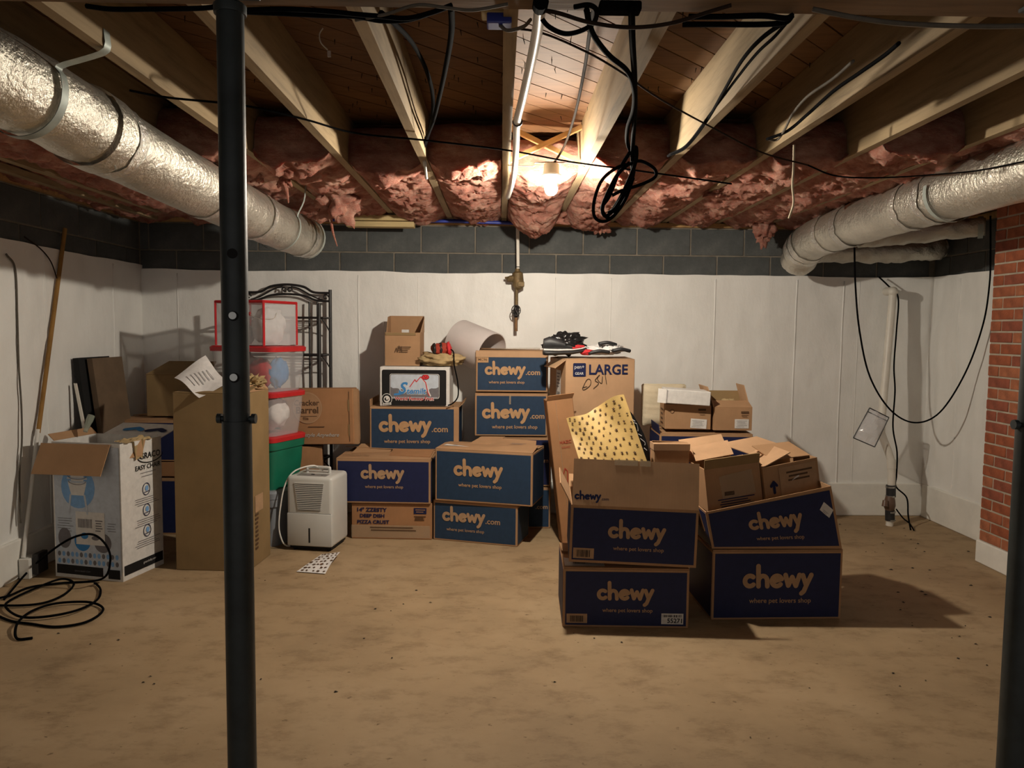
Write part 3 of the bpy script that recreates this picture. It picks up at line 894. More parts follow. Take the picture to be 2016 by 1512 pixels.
# front stack, right
c = carton('shipping_box', 'closed navy pet store box under the slumped open box', (1.042,3.622), (1.689,3.642), .40, .345, 0, printed=NAVY, group='pet store shipping boxes')
chewy(c, .150, .16, .350, LOGOD, tagmat=LOGOD)
Wd = .643
def warp_fru(p):
    u = (p.x+Wd/2)/Wd; v = p.z/.25
    bl, br, tl, tr = Vector((-.321,.0)), Vector((.321,.0)), Vector((-.364,.185)), Vector((.245,.315))
    q = bl*(1-u)*(1-v)+br*u*(1-v)+tl*(1-u)*v+tr*u*v
    return Vector((q.x, p.y - .02*v, q.y))
c = carton('shipping_box', 'slumped open navy pet store box full of small cartons', (1.04,3.632), (1.683,3.642), .40, .25, .353, printed=NAVY, opened=True, warp=warp_fru, group='pet store shipping boxes')
chewy(c, .20, .105, .270, LOGOD, rot=.0)
patch(c, 'front', .565, .165, .055, .040, LABELW, rot=-.75); lines(c, 'front', .582, .163, .03, 3, .006, GREYINK, .0018, rot=-.75)

# middle boxes
c = carton('shipping_box', 'blue pet store box on the floor under the tilted box', (-.439,5.03), (.12,4.86), .29, .266, 0, printed=TEAL, group='pet store shipping boxes')
chewy(c, .065, .135, .30, LOGOD, com=.10, tagmat=LOGOD)
c = carton('shipping_box', 'blue pet store box with white shipping label on torn top flap', (-.425,5.0), (.213,4.82), .335, .345, .274, printed=TEAL, group='pet store shipping boxes', lift=.012)
w, D, h = c['dims']
chewy(c, .130, .175, .335, LOGO)
patch(c, 'top', .03, .08, .18, .07, LABELW, rot=-.05, lift=6); barcode(c, 'top', .09, .09, .03, .05, GREYINK, seed=3, lift=7)
flapo(c, (-.16,.16,h+.012), (.0,.2,h+.012), (.05,.16,.035), KRAFT)
flapo(c, (.0,.17,h+.012), (w/2-.01,.12,h+.012), (-.03,.15,.03), KRAFT)
lines(c, 'top', .46, .26, .12, 6, .02, GREYINK, .006, lift=20)
c = carton('pizza_crust_carton', 'brown frozen pizza crust carton under a navy pet store box', (-.988,5.043), (-.448,5.017), .45, .236, 0, mat=KRAFT4)
words(c, 'front', '14" ZZESTY', .040, .185, .200, INK, .035, hs=.9); words(c, 'front', 'DEEP DISH', .058, .146, .165, INK, .035, hs=.9); words(c, 'front', 'PIZZA CRUST', .040, .104, .215, INK, .035, hs=.9)
patch(c, 'front', .42, .175, .085, .04, INK); lines(c, 'front', .43, .20, .07, 2, .014, KRAFT4, .005); lines(c, 'front', .42, .155, .085, 3, .012, BROWNINK, .006)
patch(c, 'front', .0, .01, .53, .085, TAPE, 'tape')
lines(c, 'front', .10, .075, .34, 2, .018, BROWNINK, .008, seed=5)
c = carton('shipping_box', 'navy pet store box on the pizza crust carton', (-1.086,5.03), (-.456,5.0), .50, .296, .246, printed=NAVY, group='pet store shipping boxes', lift=.012)
w, D, h = c['dims']
chewy(c, .165, .165, .290, LOGOD)
flapo(c, (.0,.22,h+.012), (-.25,.16,h+.012), (.03,.16,.04), KRAFT)
flapo(c, (.02,.10,h+.010), (w/2-.01,.06,h+.010), (.0,.17,.02), KRAFT4)
words(c, 'top', 'CORRUGATED', .03, .05, .18, BLACKINK, .01, lift=8)
# crates behind
c = carton('shipping_box', 'blue pet store box under the black fruit crate', (-.905,5.285), (-.285,5.285), .42, .305, .560, printed=TEAL, opened=False, flaps=False, group='pet store shipping boxes')
w, D, h = c['dims']
chewy(c, .063, .130, .365, LOGO, com=.112)
MB().box(w/2-.035, w/2-.002, -.004, .004, .0, h-.004).build('edge_strip', KRAFT, c)
flapo(c, (w/2,.02,h), (w/2,D-.02,h), (.035,0,.035), KRAFT)
flapo(c, (-w/2,.02,h), (-w/2,D-.02,h), (.0,0,.05), KRAFT)
c = carton('fruit_crate', 'black fruit crate box with mountain label and white rim', (-.837,5.30), (-.352,5.295), .36, .275, .868, mat=WHITE, flaps=False)
w, D, h = c['dims']
def roundrect(w_, h_, r, n=6):
    P = []
    for cx, cy, a0 in ((w_-r,h_-r,0),(r,h_-r,90),(r,r,180),(w_-r,r,270)):
        for k in range(n+1):
            a = radians(a0+90*k/n); P.append(Vector((cx+r*cos(a), cy+r*sin(a), 0)))
    return P
def rr(root, x, y, w_, h_, r, mat, lift, name='print'):
    P = roundrect(w_, h_, r); return decal(root, 'front', P, [tuple(range(len(P)))], x, y, 1, 1, mat, name, 0, lift)
rr(c, .016, -.0+.004, w-.038, h-.024, .012, BLACKINK, .5, 'printed_panel')
rr(c, .070, .055, .345, .172, .014, LABELW, .9)
rr(c, .0735, .0585, .338, .165, .013, BLACKINK, 1.2)
rr(c, .076, .061, .333, .160, .012, SKYPRINT, 1.5)
hills = [(0,0)]+[(.01+.0*k,.0) for k in range(0)]
top = [Vector((.333*k/20, .075+.02*noise.noise(Vector((k*.5,1,2)))-.03*sin(pi*k/20), 0)) for k in range(21)]
hv = [Vector((0,.004,0)),Vector((.333,.004,0))]+list(reversed(top))
decal(c, 'front', hv, [tuple(range(len(hv)))], .076, .061, 1, 1, GREYINK, 'print', 0, 1.8)
v_, f_ = stroke2d([[(.0,.0),(.035,.05),(.045,.035),(.075,.07),(.11,.03),(.125,-.04),(.135,-.06)]], .0032, 8); decal(c, 'front', v_, f_, .21, .137, 1, 1, REDBRIGHT, 'print', 0, 2.1)
v_, f_ = stroke2d([[(.075,.066),(.112,.022),(.130,-.04),(.140,-.06)]], .005, 8); decal(c, 'front', v_, f_, .213, .135, 1, 1, LABELW, 'print', 0, 2.0)
words(c, 'front', 'S', .130, .085, .070, LABELW, .06, shear=.3, lift=2.4); words(c, 'front', 'S', .131, .087, .066, BLUEPRINT, .03, shear=.3, lift=2.8)
words(c, 'front', 'temilt', .186, .083, .140, LABELW, .06, shear=.2, lift=2.4); words(c, 'front', 'temilt', .188, .086, .136, BLUEPRINT, .03, shear=.2, lift=2.8)
v_, f_ = stroke2d([[(0,0),(.03,.003),(.06,.012)]], .007, 8); decal(c, 'front', v_, f_, .105, .083, 1, 1, BLUEPRINT, 'print', 0, 2.7)
words(c, 'front', 'World Famous Fruit', .103, .040, .275, LABELW, .06, lift=2.4); words(c, 'front', 'World Famous Fruit', .106, .043, .269, REDBRIGHT, .02, lift=2.8)
disc(c, 'front', .318, .205, .027, .019, BLACKINK, lift=2.2); disc(c, 'front', .319, .206, .024, .016, REDBRIGHT, lift=2.6)
for a_, b_ in ((.312,.209),(.326,.206),(.318,.200)): disc(c, 'front', a_, b_, .003, .003, BLACKINK, lift=3.0, n=10)
disc(c, 'front', .050, .050, .037, .040, LABELW, lift=2.4); disc(c, 'front', .050, .050, .033, .036, BLACKINK, lift=2.8); disc(c, 'front', .050, .050, .022, .024, LABELW, lift=3.2); disc(c, 'front', .048, .050, .015, .012, BLACKINK, lift=3.5); disc(c, 'front', .052, .054, .008, .010, LABELW, lift=3.8)
patch(c, 'front', .022, .004, .06, .016, LABELW, 'print', .12, 3.6); words(c, 'front', 'RESPONSIBLE', .027, .008, .05, BLACKINK, .02, .12, lift=4.0)
# open box on the crate
c = carton('open_carton', 'small open brown carton standing on the black fruit crate', (-.815,5.40), (-.568,5.395), .24, .235, 1.146, mat=KRAFT, opened=True)
w, D, h = c['dims']
flapo(c, (-w/2,D,h), (w/2,D,h), (.0,.01,.12), KRAFT)
MB().slab((-w/2,D,h),(-w/2,.07,h),(-w/2,.13,h+.11),(-w/2,D,h+.12),.0045).build('flap', KRAFT, c)
MB().slab((w/2,D,h),(w/2,.03,h),(w/2+.012,.15,h+.10),(w/2,D,h+.12),.0045).build('flap', KRAFT2, c)
lines(c, 'front', .085, .13, .10, 4, .012, BROWNINK, .005, seed=8); v_, f_ = stroke2d([[(0,0),(.01,.03),(.018,.0),(.03,.045),(.04,.01),(.045,.04),(.05,.0)]], .003, 6); decal(c, 'front', v_, f_, .07, .095, 1, 1, BROWNINK, 'print')
MB().box(-.02,.03,.10,.13,.15,h+.02).build('white_insert', LABELW, c)
flapo(c, (-w/2+.004,-.002,h-.02), (w/2-.03,-.002,h-.02), (0,.0,.018), KRAFT3)
# paper bag with plaid parcel
t = thing('crumpled_paper_bag', 'crumpled brown paper bag on top of the fruit crate', 'paper bag', (-.43,5.42,1.146))
mb = MB().blob((0,0,.045), .155, .11, .055, .38, 2.2, 30, 3.3)
for k, p in enumerate(mb.v): mb.v[k] = Vector((p.x, p.y, max(p.z, .002)))
mb.build('paper', PAPERBROWN, t, smooth=True)
t2 = thing('plaid_parcel', 'red and black plaid parcel lying in the crumpled paper bag', 'parcel', (-.415,5.39,1.222), rot=(0,-.1,.1))
MB().blob((0,0,.045), .070, .05, .045, .25, 2.5, 14, 9.1).build('wrap', REDINK, t2, smooth=True)
for xx in (-.045,.0):
    mb = MB().blob((xx,-.003,.046), .018, .052, .047, .2, 2.5, 12, 9.1); mb.build('dark_stripe', BLACKPAPER, t2, smooth=True)
MB().blob((.055,-.01,.04), .02, .045, .045, .4, 3, 12, 4.1).build('bright_stripe', REDBRIGHT, t2, smooth=True)
tag(MB().tube(spline([(-.37,5.36,1.27),(-.33,5.35,1.25),(-.32,5.30,1.16),(-.295,5.27,1.05),(-.29,5.265,.95),(-.32,5.26,.90),(-.36,5.255,.88)], 8), .0045, 6).build('black_cord', RUBBER, None, smooth=True), 'black cord hanging off the plaid parcel beside the fruit crate', 'cord')

# centre stack
sx0, sx1 = -.165, .335
c = carton('shipping_box', 'lowest blue pet store box of the tall centre stack', (sx0+.02,5.33), (sx1+.03,5.33), .40, .29, 0, printed=TEAL, group='pet store shipping boxes')
words(c, 'front', '.com', .405, .14, .085, LOGOD, .02)
c = carton('shipping_box', 'second blue pet store box up in the tall centre stack', (sx0+.02,5.33), (sx1+.03,5.33), .40, .345, .302, printed=NAVY, group='pet store shipping boxes')
words(c, 'front', '.com', .405, .17, .085, LOGOD, .02)
c = carton('shipping_box', 'third blue pet store box up, tape strip at its top edge', (sx0-.01,5.325), (sx1,5.325), .40, .298, .660, printed=TEAL, group='pet store shipping boxes')
chewy(c, .050, .125, .335, LOGO, com=.10, tagx=.07, tag_w=.32)
patch(c, 'front', .24, .225, .012, .065, TAPE, 'tape', lift=2)
c = carton('shipping_box', 'topmost blue pet store box of the tall centre stack', (sx0-.005,5.33), (sx1+.0,5.325), .25, .285, .972, printed=TEAL, group='pet store shipping boxes', margin=.0125)
MB().box(-.2535,.2535,-.004,.0,.243,.285).build('edge_strip', KRAFT2, c)
chewy(c, .062, .120, .285, LOGO, com=.10)
patch(c, 'front', .010, .205, .078, .036, LOGO, lift=2.2); words(c, 'front', 'MC96', .016, .217, .062, BROWNINK, .01, lift=3)
w, D, h = c['dims']
MB().slab((-.12,.06,h+.014),(.2,.10,h+.012),(.2,.16,h+.022),(-.12,.13,h+.018),.002).build('tape_scrap', TAPE, c)

# paper roll / drum
ax = Vector((.72,-.58,-.28)).normalized()
c0 = atY(934, 682, 5.555)
rl = thing('paper_drum', 'large off white open paper drum lying behind the blue boxes', 'drum', tuple(c0))
u = ax.cross(Vector((0,0,1))).normalized(); w_ = ax.cross(u)
mb = MB(); n = 40; Rr = .155
V = []
for s_ in (-.15,.17):
    for rr_ in (Rr, Rr-.006):
        for k in range(n):
            a = 2*pi*k/n
            V.append(ax*s_ + (u*cos(a)+w_*sin(a))*rr_)
Fc = []
for k in range(n):
    k2 = (k+1) % n
    Fc += [(k, k2, 2*n+k2, 2*n+k), (n+k2, n+k, 3*n+k, 3*n+k2), (k2, k, n+k, n+k2), (2*n+k, 2*n+k2, 3*n+k2, 3*n+k)]
mb.add(V, Fc).build('shell', DRUMPAPER, rl, auto=40)

# big box with LARGE lettering
sup = carton('support_carton', 'plain brown carton carrying the large lettered moving box', (.47,5.02), (.88,5.09), .36, .79, 0, mat=KRAFT3)
c = carton('moving_box', 'tall brown moving box lettered LARGE below the sneakers', (.428,4.955), (.897,5.055), .38, .41, .806, mat=KRAFT2, flaps=True)
w, D, h = c['dims']
rr(c, .048, .300, .088, .088, .008, INK, .8)
words(c, 'front', 'pen+', .058, .345, .066, LABELW, .0, lift=1.8); words(c, 'front', 'GEAR', .062, .312, .058, LABELW, .01, lift=1.8)
words(c, 'front', 'LARGE', .158, .312, .270, INK, .022)
v_, f_ = stroke2d([spline([Vector((0,.0,0)),Vector((.03,.055,0)),Vector((.055,.05,0)),Vector((.05,.015,0)),Vector((.01,-.012,0)),Vector((.0,.0,0)),Vector((.03,.01,0))],6),
  spline([Vector((.075,-.005,0)),Vector((.11,.03,0)),Vector((.085,.05,0)),Vector((.115,.085,0)),Vector((.10,.06,0)),Vector((.13,.03,0)),Vector((.135,.075,0))],6), [(.15,.11),(.165,.025)]], .0018, 6)
decal(c, 'front', v_, f_, .115, .225, 1, 1, BLACKINK, 'marker_scribble')
patch(c, 'left', .17, .135, .11, .20, LABELW); barcode(c, 'left', .19, .15, .07, .04, BLACKINK, seed=6); lines(c, 'left', .185, .31, .08, 5, .022, GREYINK, .006)
flapo(c, (-w/2,.0,h), (-w/2,.26,h), (-.075,.0,-.055), KRAFT2)
# sneaker, bag, garment on it
zt = .806+.41+.028
def loft(sections, n=14):
    V = []; Fc = []
    for (x, yc, zc_, hw, hh) in sections:
        for k in range(n):
            a = 2*pi*k/n; V.append(Vector((x, yc+hw*cos(a), zc_+hh*sin(a))))
    for i in range(len(sections)-1):
        for k in range(n):
            a = i*n+k; b = i*n+(k+1) % n; Fc.append((a,b,b+n,a+n))
    Fc.append(tuple(reversed(range(n)))); Fc.append(tuple((len(sections)-1)*n+k for k in range(n)))
    return V, Fc
t = thing('sneaker', 'black white and red sneaker lying on the large moving box', 'shoe', (.425,5.03,zt), rot=(0,-.02,.12))
V, Fc = loft([(-.145,0,.02,.022,.016),(-.13,0,.017,.035,.017),(-.05,0,.016,.038,.016),(.05,0,.018,.045,.014),(.11,0,.026,.040,.013),(.145,0,.038,.018,.010)]); MB().add(V, Fc).build('sole', SHOEBLACK, t, auto=50)
V, Fc = loft([(-.143,0,.036,.022,.010),(-.05,0,.033,.037,.010),(.05,0,.034,.044,.009),(.11,0,.042,.038,.009),(.143,0,.05,.016,.007)]); MB().add(V, Fc).build('midsole', SHOEWHITE, t, auto=50)
V, Fc = loft([(-.14,0,.075,.02,.035),(-.10,0,.08,.034,.045),(-.03,0,.07,.036,.035),(.03,0,.055,.038,.025),(.05,0,.05,.040,.022)]); MB().add(V, Fc).build('upper', SHOEBLACK, t, auto=50)
V, Fc = loft([(.045,0,.05,.0405,.0225),(.09,0,.052,.037,.016),(.13,0,.055,.022,.008)]); MB().add(V, Fc).build('toe_cap', REDBRIGHT, t, auto=50)
o = tag(MB().blob((.43,5.09,zt+.075), .125, .085, .07, .42, 2.6, 30, 5.7).build('plastic_bag', BLACKPLASTIC, None, smooth=True), 'crumpled shiny black plastic bag piled over the sneaker', 'bag')
g = thing('striped_garment', 'crumpled white and black garment beside the sneaker', 'garment', (.70,5.12,zt))
for (dx, dz, sx, sz, m_, sd) in ((-.02,.035,.12,.035,SHOEWHITE,1.5),(.05,.045,.07,.028,SHOEWHITE,2.9)):
    mb = MB().blob((dx,0,dz), sx, .08, sz, .5, 3, 16, sd)
    for k, p in enumerate(mb.v): mb.v[k] = Vector((p.x, p.y, max(p.z, .001)))
    mb.build('cloth', m_, g, smooth=True)
for (p0, p1) in (((-.12,-.10,.012),(.02,-.10,.022)),((.04,-.09,.03),(.16,-.07,.03)),((-.05,-.07,.075),(.07,-.05,.07))):
    MB().tube(spline([p0, ((p0[0]+p1[0])/2, p0[1]-.01, (p0[2]+p1[2])/2+.012), p1], 4), .012, 8).build('dark_trim', SHOEBLACK, g, smooth=True)
MB().blob((-.13,-.08,.02), .045, .03, .02, .3, 2, 12, 2.0).build('red_patch', REDBRIGHT, g, smooth=True)

# tall leaning brown carton
c = carton('tall_carton', 'tall narrow brown carton with red print leaning beside the centre stack', (.415,4.86), (.585,4.875), .14, .95, 0.025, mat=KRAFT4, ry=-.125, flaps=False)
w, D, h = c['dims']
words(c, 'front', 'HAZC', .055, .66, .075, REDINK, .02); words(c, 'front', 'SERVICE', .065, .63, .055, REDINK, .01)
v_, f_ = stroke2d([[(0,0),(-.015,.06),(.015,.14),(.03,.12),(.02,.03),(0,0)]], .003, 6); decal(c, 'front', v_, f_, .055, .36, 1, 1, REDINK, 'print')
flapo(c, (-w/2,0,h), (w/2,0,h), (.01,-.02,.03), KRAFT4)
MB().box(-.03,-.028,-.003,.0,.05,h-.02).build('tape', TAPE, c)

# gift bags in the front box
gb = thing('gift_bag', 'gold gift bag printed with small dark stars', 'bag', (.545,3.72,.615))
def gold(u, v):
    # corners in the local frame: bl, br, tl, tr of a tipped bag
    bl, br, tl, tr = Vector((-.150,0,.15)), Vector((.190,0,.135)), Vector((-.205,0,.345)), Vector((.085,0,.470))
    p = bl*(1-u)*(1-v)+br*u*(1-v)+tl*(1-u)*v+tr*u*v
    base = Vector((-.125+.30*u,0,.0))
    p.z += v*(-.022*sin(pi*min(u/.5,1)) + .012*sin(2*pi*u*1.5))
    p.y += .014*sin(u*9+v*3)*(.3+v) - .004 + .15*v
    return p
mb = MB(); mb.grid(gold, 24, 20); mb.build('front_panel', GOLD, gb, smooth=True)
mb = MB(); mb.grid(lambda u, v: gold(u, v)+Vector((.012,.11,-.02*v)), 24, 20); mb.build('back_panel', BLACKPAPER, gb, smooth=True)
for uu in (0,1):
    mb = MB(); mb.grid(lambda u, v: gold(uu, v)+Vector((.012*u,.11*u + (0 if uu else 0),-.02*v*u)), 4, 20); mb.build('side_panel', BLACKPAPER, gb, smooth=True)
mb = MB(); mb.grid(lambda u, v: gold(u, 0)+Vector((.012*v,.11*v,0)), 12, 3); mb.build('bottom_panel', BLACKPAPER, gb)
rg = random.Random(5)
for i in range(9):
    for j in range(9):
        u0 = (i+.5)/9+rg.uniform(-.02,.02)+(.04 if j % 2 else -.02); v0 = (j+.5)/9+rg.uniform(-.02,.02)
        if not (.03 < u0 < .97): continue
        p = gold(u0, v0); du = (gold(u0+.02, v0)-p).normalized(); dv = (gold(u0, v0+.02)-p).normalized()
        nrm = du.cross(dv).normalized()
        if nrm.y > 0: nrm = -nrm
        r = rg.uniform(.0075,.011); a0 = rg.uniform(0,1)
        pts = []
        for k in range(10):
            rad = r if k % 2 == 0 else r*.42
            a = a0+pi/5*k; pts.append(p+(du*cos(a)+dv*sin(a))*rad+nrm*.0035)
        pts.append(p+nrm*.0045)
        MB().add(pts, [(k,(k+1)%10,10) for k in range(10)]).build('star', BROWNINK, gb)
nb = thing('gift_bag', 'black gift bag with white script behind the gold bag', 'bag', (.70,3.90,.615))
def nfn(u, v, y=0):
    bl, br, tl, tr = Vector((-.10,0,.12)), Vector((.085,0,.115)), Vector((-.11,0,.40)), Vector((-.015,0,.365))
    p = bl*(1-u)*(1-v)+br*u*(1-v)+tl*(1-u)*v+tr*u*v
    p.z += .022*sin(pi*u)*v; p.x += .02*sin(pi*v)*u; p.y = y
    return p
mb = MB(); mb.grid(lambda u, v: nfn(u, v), 12, 12); mb.grid(lambda u, v: nfn(1-u, v, .05), 12, 12); mb.grid(lambda u, v: nfn(1, v, .05*u), 2, 12); mb.grid(lambda u, v: nfn(0, v, .05*(1-u)), 2, 12)
mb.build('bag_body', BLACKPAPER, nb, smooth=True)
for (pts) in ([(.60,.93),(.74,.91),(.70,.82),(.84,.80)], [(.68,.74),(.86,.76),(.84,.66),(.80,.60)], [(.78,.54),(.88,.52)], [(.80,.46),(.92,.40),(.90,.34)], [(.86,.28),(.93,.24)]):
    P_ = spline([nfn(a, b)+Vector((0,-.003,0)) for a, b in pts], 5)
    MB().tube(P_, .0022, 5).build('white_script', PAPER, nb)
c = carton('small_carton', 'small brown carton inside the open box beside the gold bag', (.80,3.90), (.985,3.90), .10, .36, .46, mat=KRAFT, flaps=True)
w, D, h = c['dims']
MB().box(-w/2-.002,w/2+.002,-.003,D,h-.028,h+.006).build('lid_edge', KRAFT2, c)

# cartons in the slumped box
def minic(name, label, A, B, D, h, z0, mat, **k):
    return carton(name, label, A, B, D, h, z0, mat=mat, **k)
c = minic('open_carton', 'open brown carton with clear tape at left of slumped box', (1.035,3.70), (1.315,3.72), .22, .215, .535, KRAFT, opened=True, ry=-.13)
w, D, h = c['dims']
flapo(c, (-w/2,0,h), (w/2,0,h), (.0,-.02,.05), KRAFT3)
flapo(c, (-w/2-.02,D,h), (w/2-.06,D,h), (.03,.20,.085), KRAFT2)
flapo(c, (w/2,.02,h), (w/2,D,h), (.03,0,-.03), KRAFT)
patch(c, 'front', .08, .05, .17, .12, TAPE, 'tape', .1); lines(c, 'front', .05, .05, .2, 4, .012, INK, .005, rot=.02)
patch(c, 'front', .09, .07, .05, .02, BROWNINK, 'print')
MB().slab((-.14,.12,h+.02),(.06,.12,h+.03),(.10,.30,h+.07),(-.10,.30,h+.06),.004).build('flap', KRAFT2, c)
c = minic('open_carton', 'brown carton with printed torn flaps at right of slumped box', (1.33,3.71), (1.625,3.76), .26, .215, .55, KRAFT, opened=True, ry=-.16)
w, D, h = c['dims']
flapo(c, (-w/2,.0,h), (-w/2+.02,D,h), (.17,.02,.045), KRAFT2)
flapo(c, (w/2,D,h+.01), (-w/2+.08,D,h+.01), (-.10,.15,.055), KRAFT2)
flapo(c, (w/2-.20,.08,h+.01), (w/2,.06,h+.0), (-.02,.16,.05), KRAFT)
v_, f_ = stroke2d([[(0,0),(0,.05)],[(-.015,.035),(0,.055),(.015,.035)]], .007, 8); decal(c, 'front', v_, f_, .05, .08, 1, 1, INK, 'arrow_print')
lines(c, 'front', .12, .165, .15, 3, .02, BROWNINK, .009); patch(c, 'front', .085, .0, .2, .2, LOGOD, 'print')
MB().slab((.0,-.004,.125),(.04,-.004,.14),(.04,-.003,.148),(.0,-.003,.13),.001).build('tape_scrap', LABELW, c)
t = tag(MB().slab(atY(1410,920,3.86),atY(1500,895,3.86),atY(1545,905,4.0),atY(1440,950,3.76),.004).build('cardboard_sheet', KRAFT2), 'loose printed cardboard sheet lying over the slumped box', 'cardboard')
for k in range(3):
    a = atY(1440+k*30,918-k*4,3.83)+Vector((0,-.0,.012)); MB().tube(spline([a, a+Vector((.03,.0,.008)), a+Vector((.05,.0,-.004))],3), .002, 4).build('drawing_line', BROWNINK, t, world=True)

# right back group
c = carton('shipping_box', 'navy pet store box on the floor behind the slumped box', (1.06,4.92), (1.64,4.91), .40, .36, 0, printed=NAVY, group='pet store shipping boxes')
c = carton('shipping_box', 'navy pet store box carrying two small brown cartons', (1.045,4.92), (1.650,4.90), .40, .365, .374, printed=NAVY, group='pet store shipping boxes', flaps=True)
w, D, h = c['dims']
flapo(c, (-w/2,0,h), (-w/2,.3,h), (-.01,0,.06), NAVY)
c = carton('small_carton', 'brown carton under the white carton on the navy box', (1.085,4.96), (1.385,4.945), .22, .165, .765, mat=KRAFT, flaps=False)
disc(c, 'front', .045, .12, .014, .014, BROWNINK, lift=.6); disc(c, 'front', .045, .12, .011, .011, KRAFT, lift=1.2)
patch(c, 'front', .215, .125, .05, .014, BROWNINK, 'print'); lines(c, 'front', .22, .11, .05, 2, .012, BROWNINK, .003)
patch(c, 'front', .165, .012, .105, .062, LABELW, rot=-.06); lines(c, 'front', .175, .06, .085, 5, .010, GREYINK, .002, rot=-.06)
lines(c, 'left', .06, .12, .1, 4, .03, BROWNINK, .01)
c = carton('small_carton', 'open brown carton with raised flaps on the navy box', (1.40,4.93), (1.648,4.925), .24, .150, .765, mat=KRAFT, opened=True)
w, D, h = c['dims']
patch(c, 'front', .135, .014, .092, .060, LABELW); lines(c, 'front', .145, .062, .075, 5, .010, GREYINK, .002)
patch(c, 'front', .175, .112, .05, .014, BROWNINK, 'print'); lines(c, 'front', .175, .1, .05, 2, .01, BROWNINK, .003)
flapo(c, (-w/2,0,h), (w/2,0,h), (.0,.10,.035), KRAFT)
flapo(c, (-w/2,.0,h), (-w/2,D,h), (-.035,.05,.13), KRAFT2)
flapo(c, (w/2,.06,h), (w/2,D,h), (-.03,.04,.14), KRAFT2)
flapo(c, (-w/2,D,h), (w/2,D,h), (.0,.03,.09), KRAFT3)
o = tag(MB().blob((1.53,5.06,.93), .05, .04, .035, .4, 2, 14, 4.4).build('stuffed_item', PAPERBROWN, None, smooth=True), 'small tan bundle poking out of the open carton', 'bundle')
c = carton('white_carton', 'small white carton lying on the brown carton', (1.075,4.90), (1.36,4.885), .22, .092, .934, mat=WHITE, flaps=False, ry=.055)
w, D, h = c['dims']
flapo(c, (-w/2,.0,h), (-w/2,.0,0), (-.05,.03,.0), WHITE)
MB().box(-w/2+.004,-w/2+.006,-.0025,.0,.0,h-.006).build('slit', GREYINK, c)
# cushion
cu = thing('cushion', 'cream quilted cushion standing behind the small cartons', 'cushion', (1.135,5.235,.752), rot=(-.06,0,0))
mb = MB()
def cush(u, v):
    x = -.15+.30*u; z = .003+.285*v
    e = (1-(2*u-1)**8)*(1-(2*v-1)**8)
    return Vector((x+.004*noise.noise(Vector((z*9,u*3,1))), -.030*e - .012*abs(noise.noise(Vector((x*6, z*26, 4))))*e, z))
mb.grid(cush, 26, 30); mb.grid(lambda u, v: Vector((.15-.30*u, .03*(1-(1-2*u)**8)*(1-(2*v-1)**8), .003+.285*v)), 22, 12)
mb.build('padding', CREAM, cu, smooth=True)
MB().tube([(-.15,0,.006),(-.15,0,.283),(-.143,0,.288),(.143,0,.288),(.15,0,.283),(.15,0,.006)], .005, 6).build('piping', CREAM, cu, smooth=True)
tag(MB().rbox(.87,.90,5.30,5.62,0,1.03,.004,1).build('cardboard_sheet', KRAFT4), 'brown cardboard slab on edge behind the moving box', 'cardboard')

# ------------------------------------------------------------------ left side boxes
c = carton('high_chair_box', 'white and blue high chair box with torn open brown flaps', (-2.492,4.241), (-2.067,4.143), .34, .765, 0, mat=WHITE, opened=True)
w, D, h = c['dims']
patch(c, 'front', .012, .03, w-.02, h-.05, SKYPRINT, 'printed_panel', lift=.3)
disc(c, 'front', .165, .515, .108, .118, LIGHTBLUE, lift=.8)
P_ = roundrect(.085,.12,.035); decal(c, 'front', P_, [tuple(range(len(P_)))], .120, .53, 1, 1, LABELW, 'print', 0, 1.2)
P_ = [Vector((-.06,.05,0)),Vector((.06,.05,0)),Vector((.04,-.02,0)),Vector((-.04,-.02,0))]; decal(c, 'front', P_, [(3,2,1,0)], .162, .49, 1, 1, LABELW, 'print', 0, 1.4)
v_, f_ = stroke2d([[(-.045,-.02),(-.06,-.12)],[(.045,-.02),(.06,-.12)],[(-.055,.055),(.055,.055)],[(-.06,.075),(.06,.075)]], .006, 8); decal(c, 'front', v_, f_, .162, .49, 1, 1, SKYPRINT, 'print', 0, 1.6)
v_, f_ = stroke2d([arc(0,.06,.055,.02,180,360),arc(0,.09,.06,.02,180,360)], .0015, 6); decal(c, 'front', v_, f_, .162, .49, 1, 1, GREYINK, 'print', 0, 1.9)
disc(c, 'front', .070, .225, .042, .058, GREYINK, lift=.8); disc(c, 'front', .185, .215, .052, .058, BLUEPRINT, lift=.8); disc(c, 'front', .315, .21, .055, .055, GREYINK, lift=.8)
patch(c, 'front', .145, .195, .185, .185, LABELW, 'label', .0, 1.3); barcode(c, 'front', .16, .29, .09, .05, GREYINK, 2.0, seed=2); lines(c, 'front', .27, .33, .05, 5, .014, GREYINK, .006, lift=2.0)
disc(c, 'front', .20, .245, .024, .018, BLUEPRINT, lift=2.0); disc(c, 'front', .27, .235, .025, .012, GREYINK, lift=2.0)
lines(c, 'front', .025, .335, .11, 6, .014, GREYINK, .003, seed=3); lines(c, 'front', .345, .32, .06, 4, .014, GREYINK, .003, seed=6)
for r_ in range(2):
    for k in range(14):
        disc(c, 'front', .032+k*.0285, .135-r_*.040, .0105, .0145, (GREYINK if (k*3+r_*2) % 5 < 2 else LIGHTBLUE), lift=.8, n=12)
patch(c, 'front', .012, .022, .30, .052, BLACKINK, 'print', -.012, .9); patch(c, 'front', .345, .012, .075, .052, BLACKINK, 'print', 0, .9); words(c, 'front', 'GRACOBABY.COM', .13, .038, .10, GREYINK, .0, lift=2)
patch(c, 'right', .01, .03, D-.02, .055, BLACKINK, 'print'); words(c, 'right', 'gracobaby.com', .16, .052, .11, LABELW, .0, lift=2)
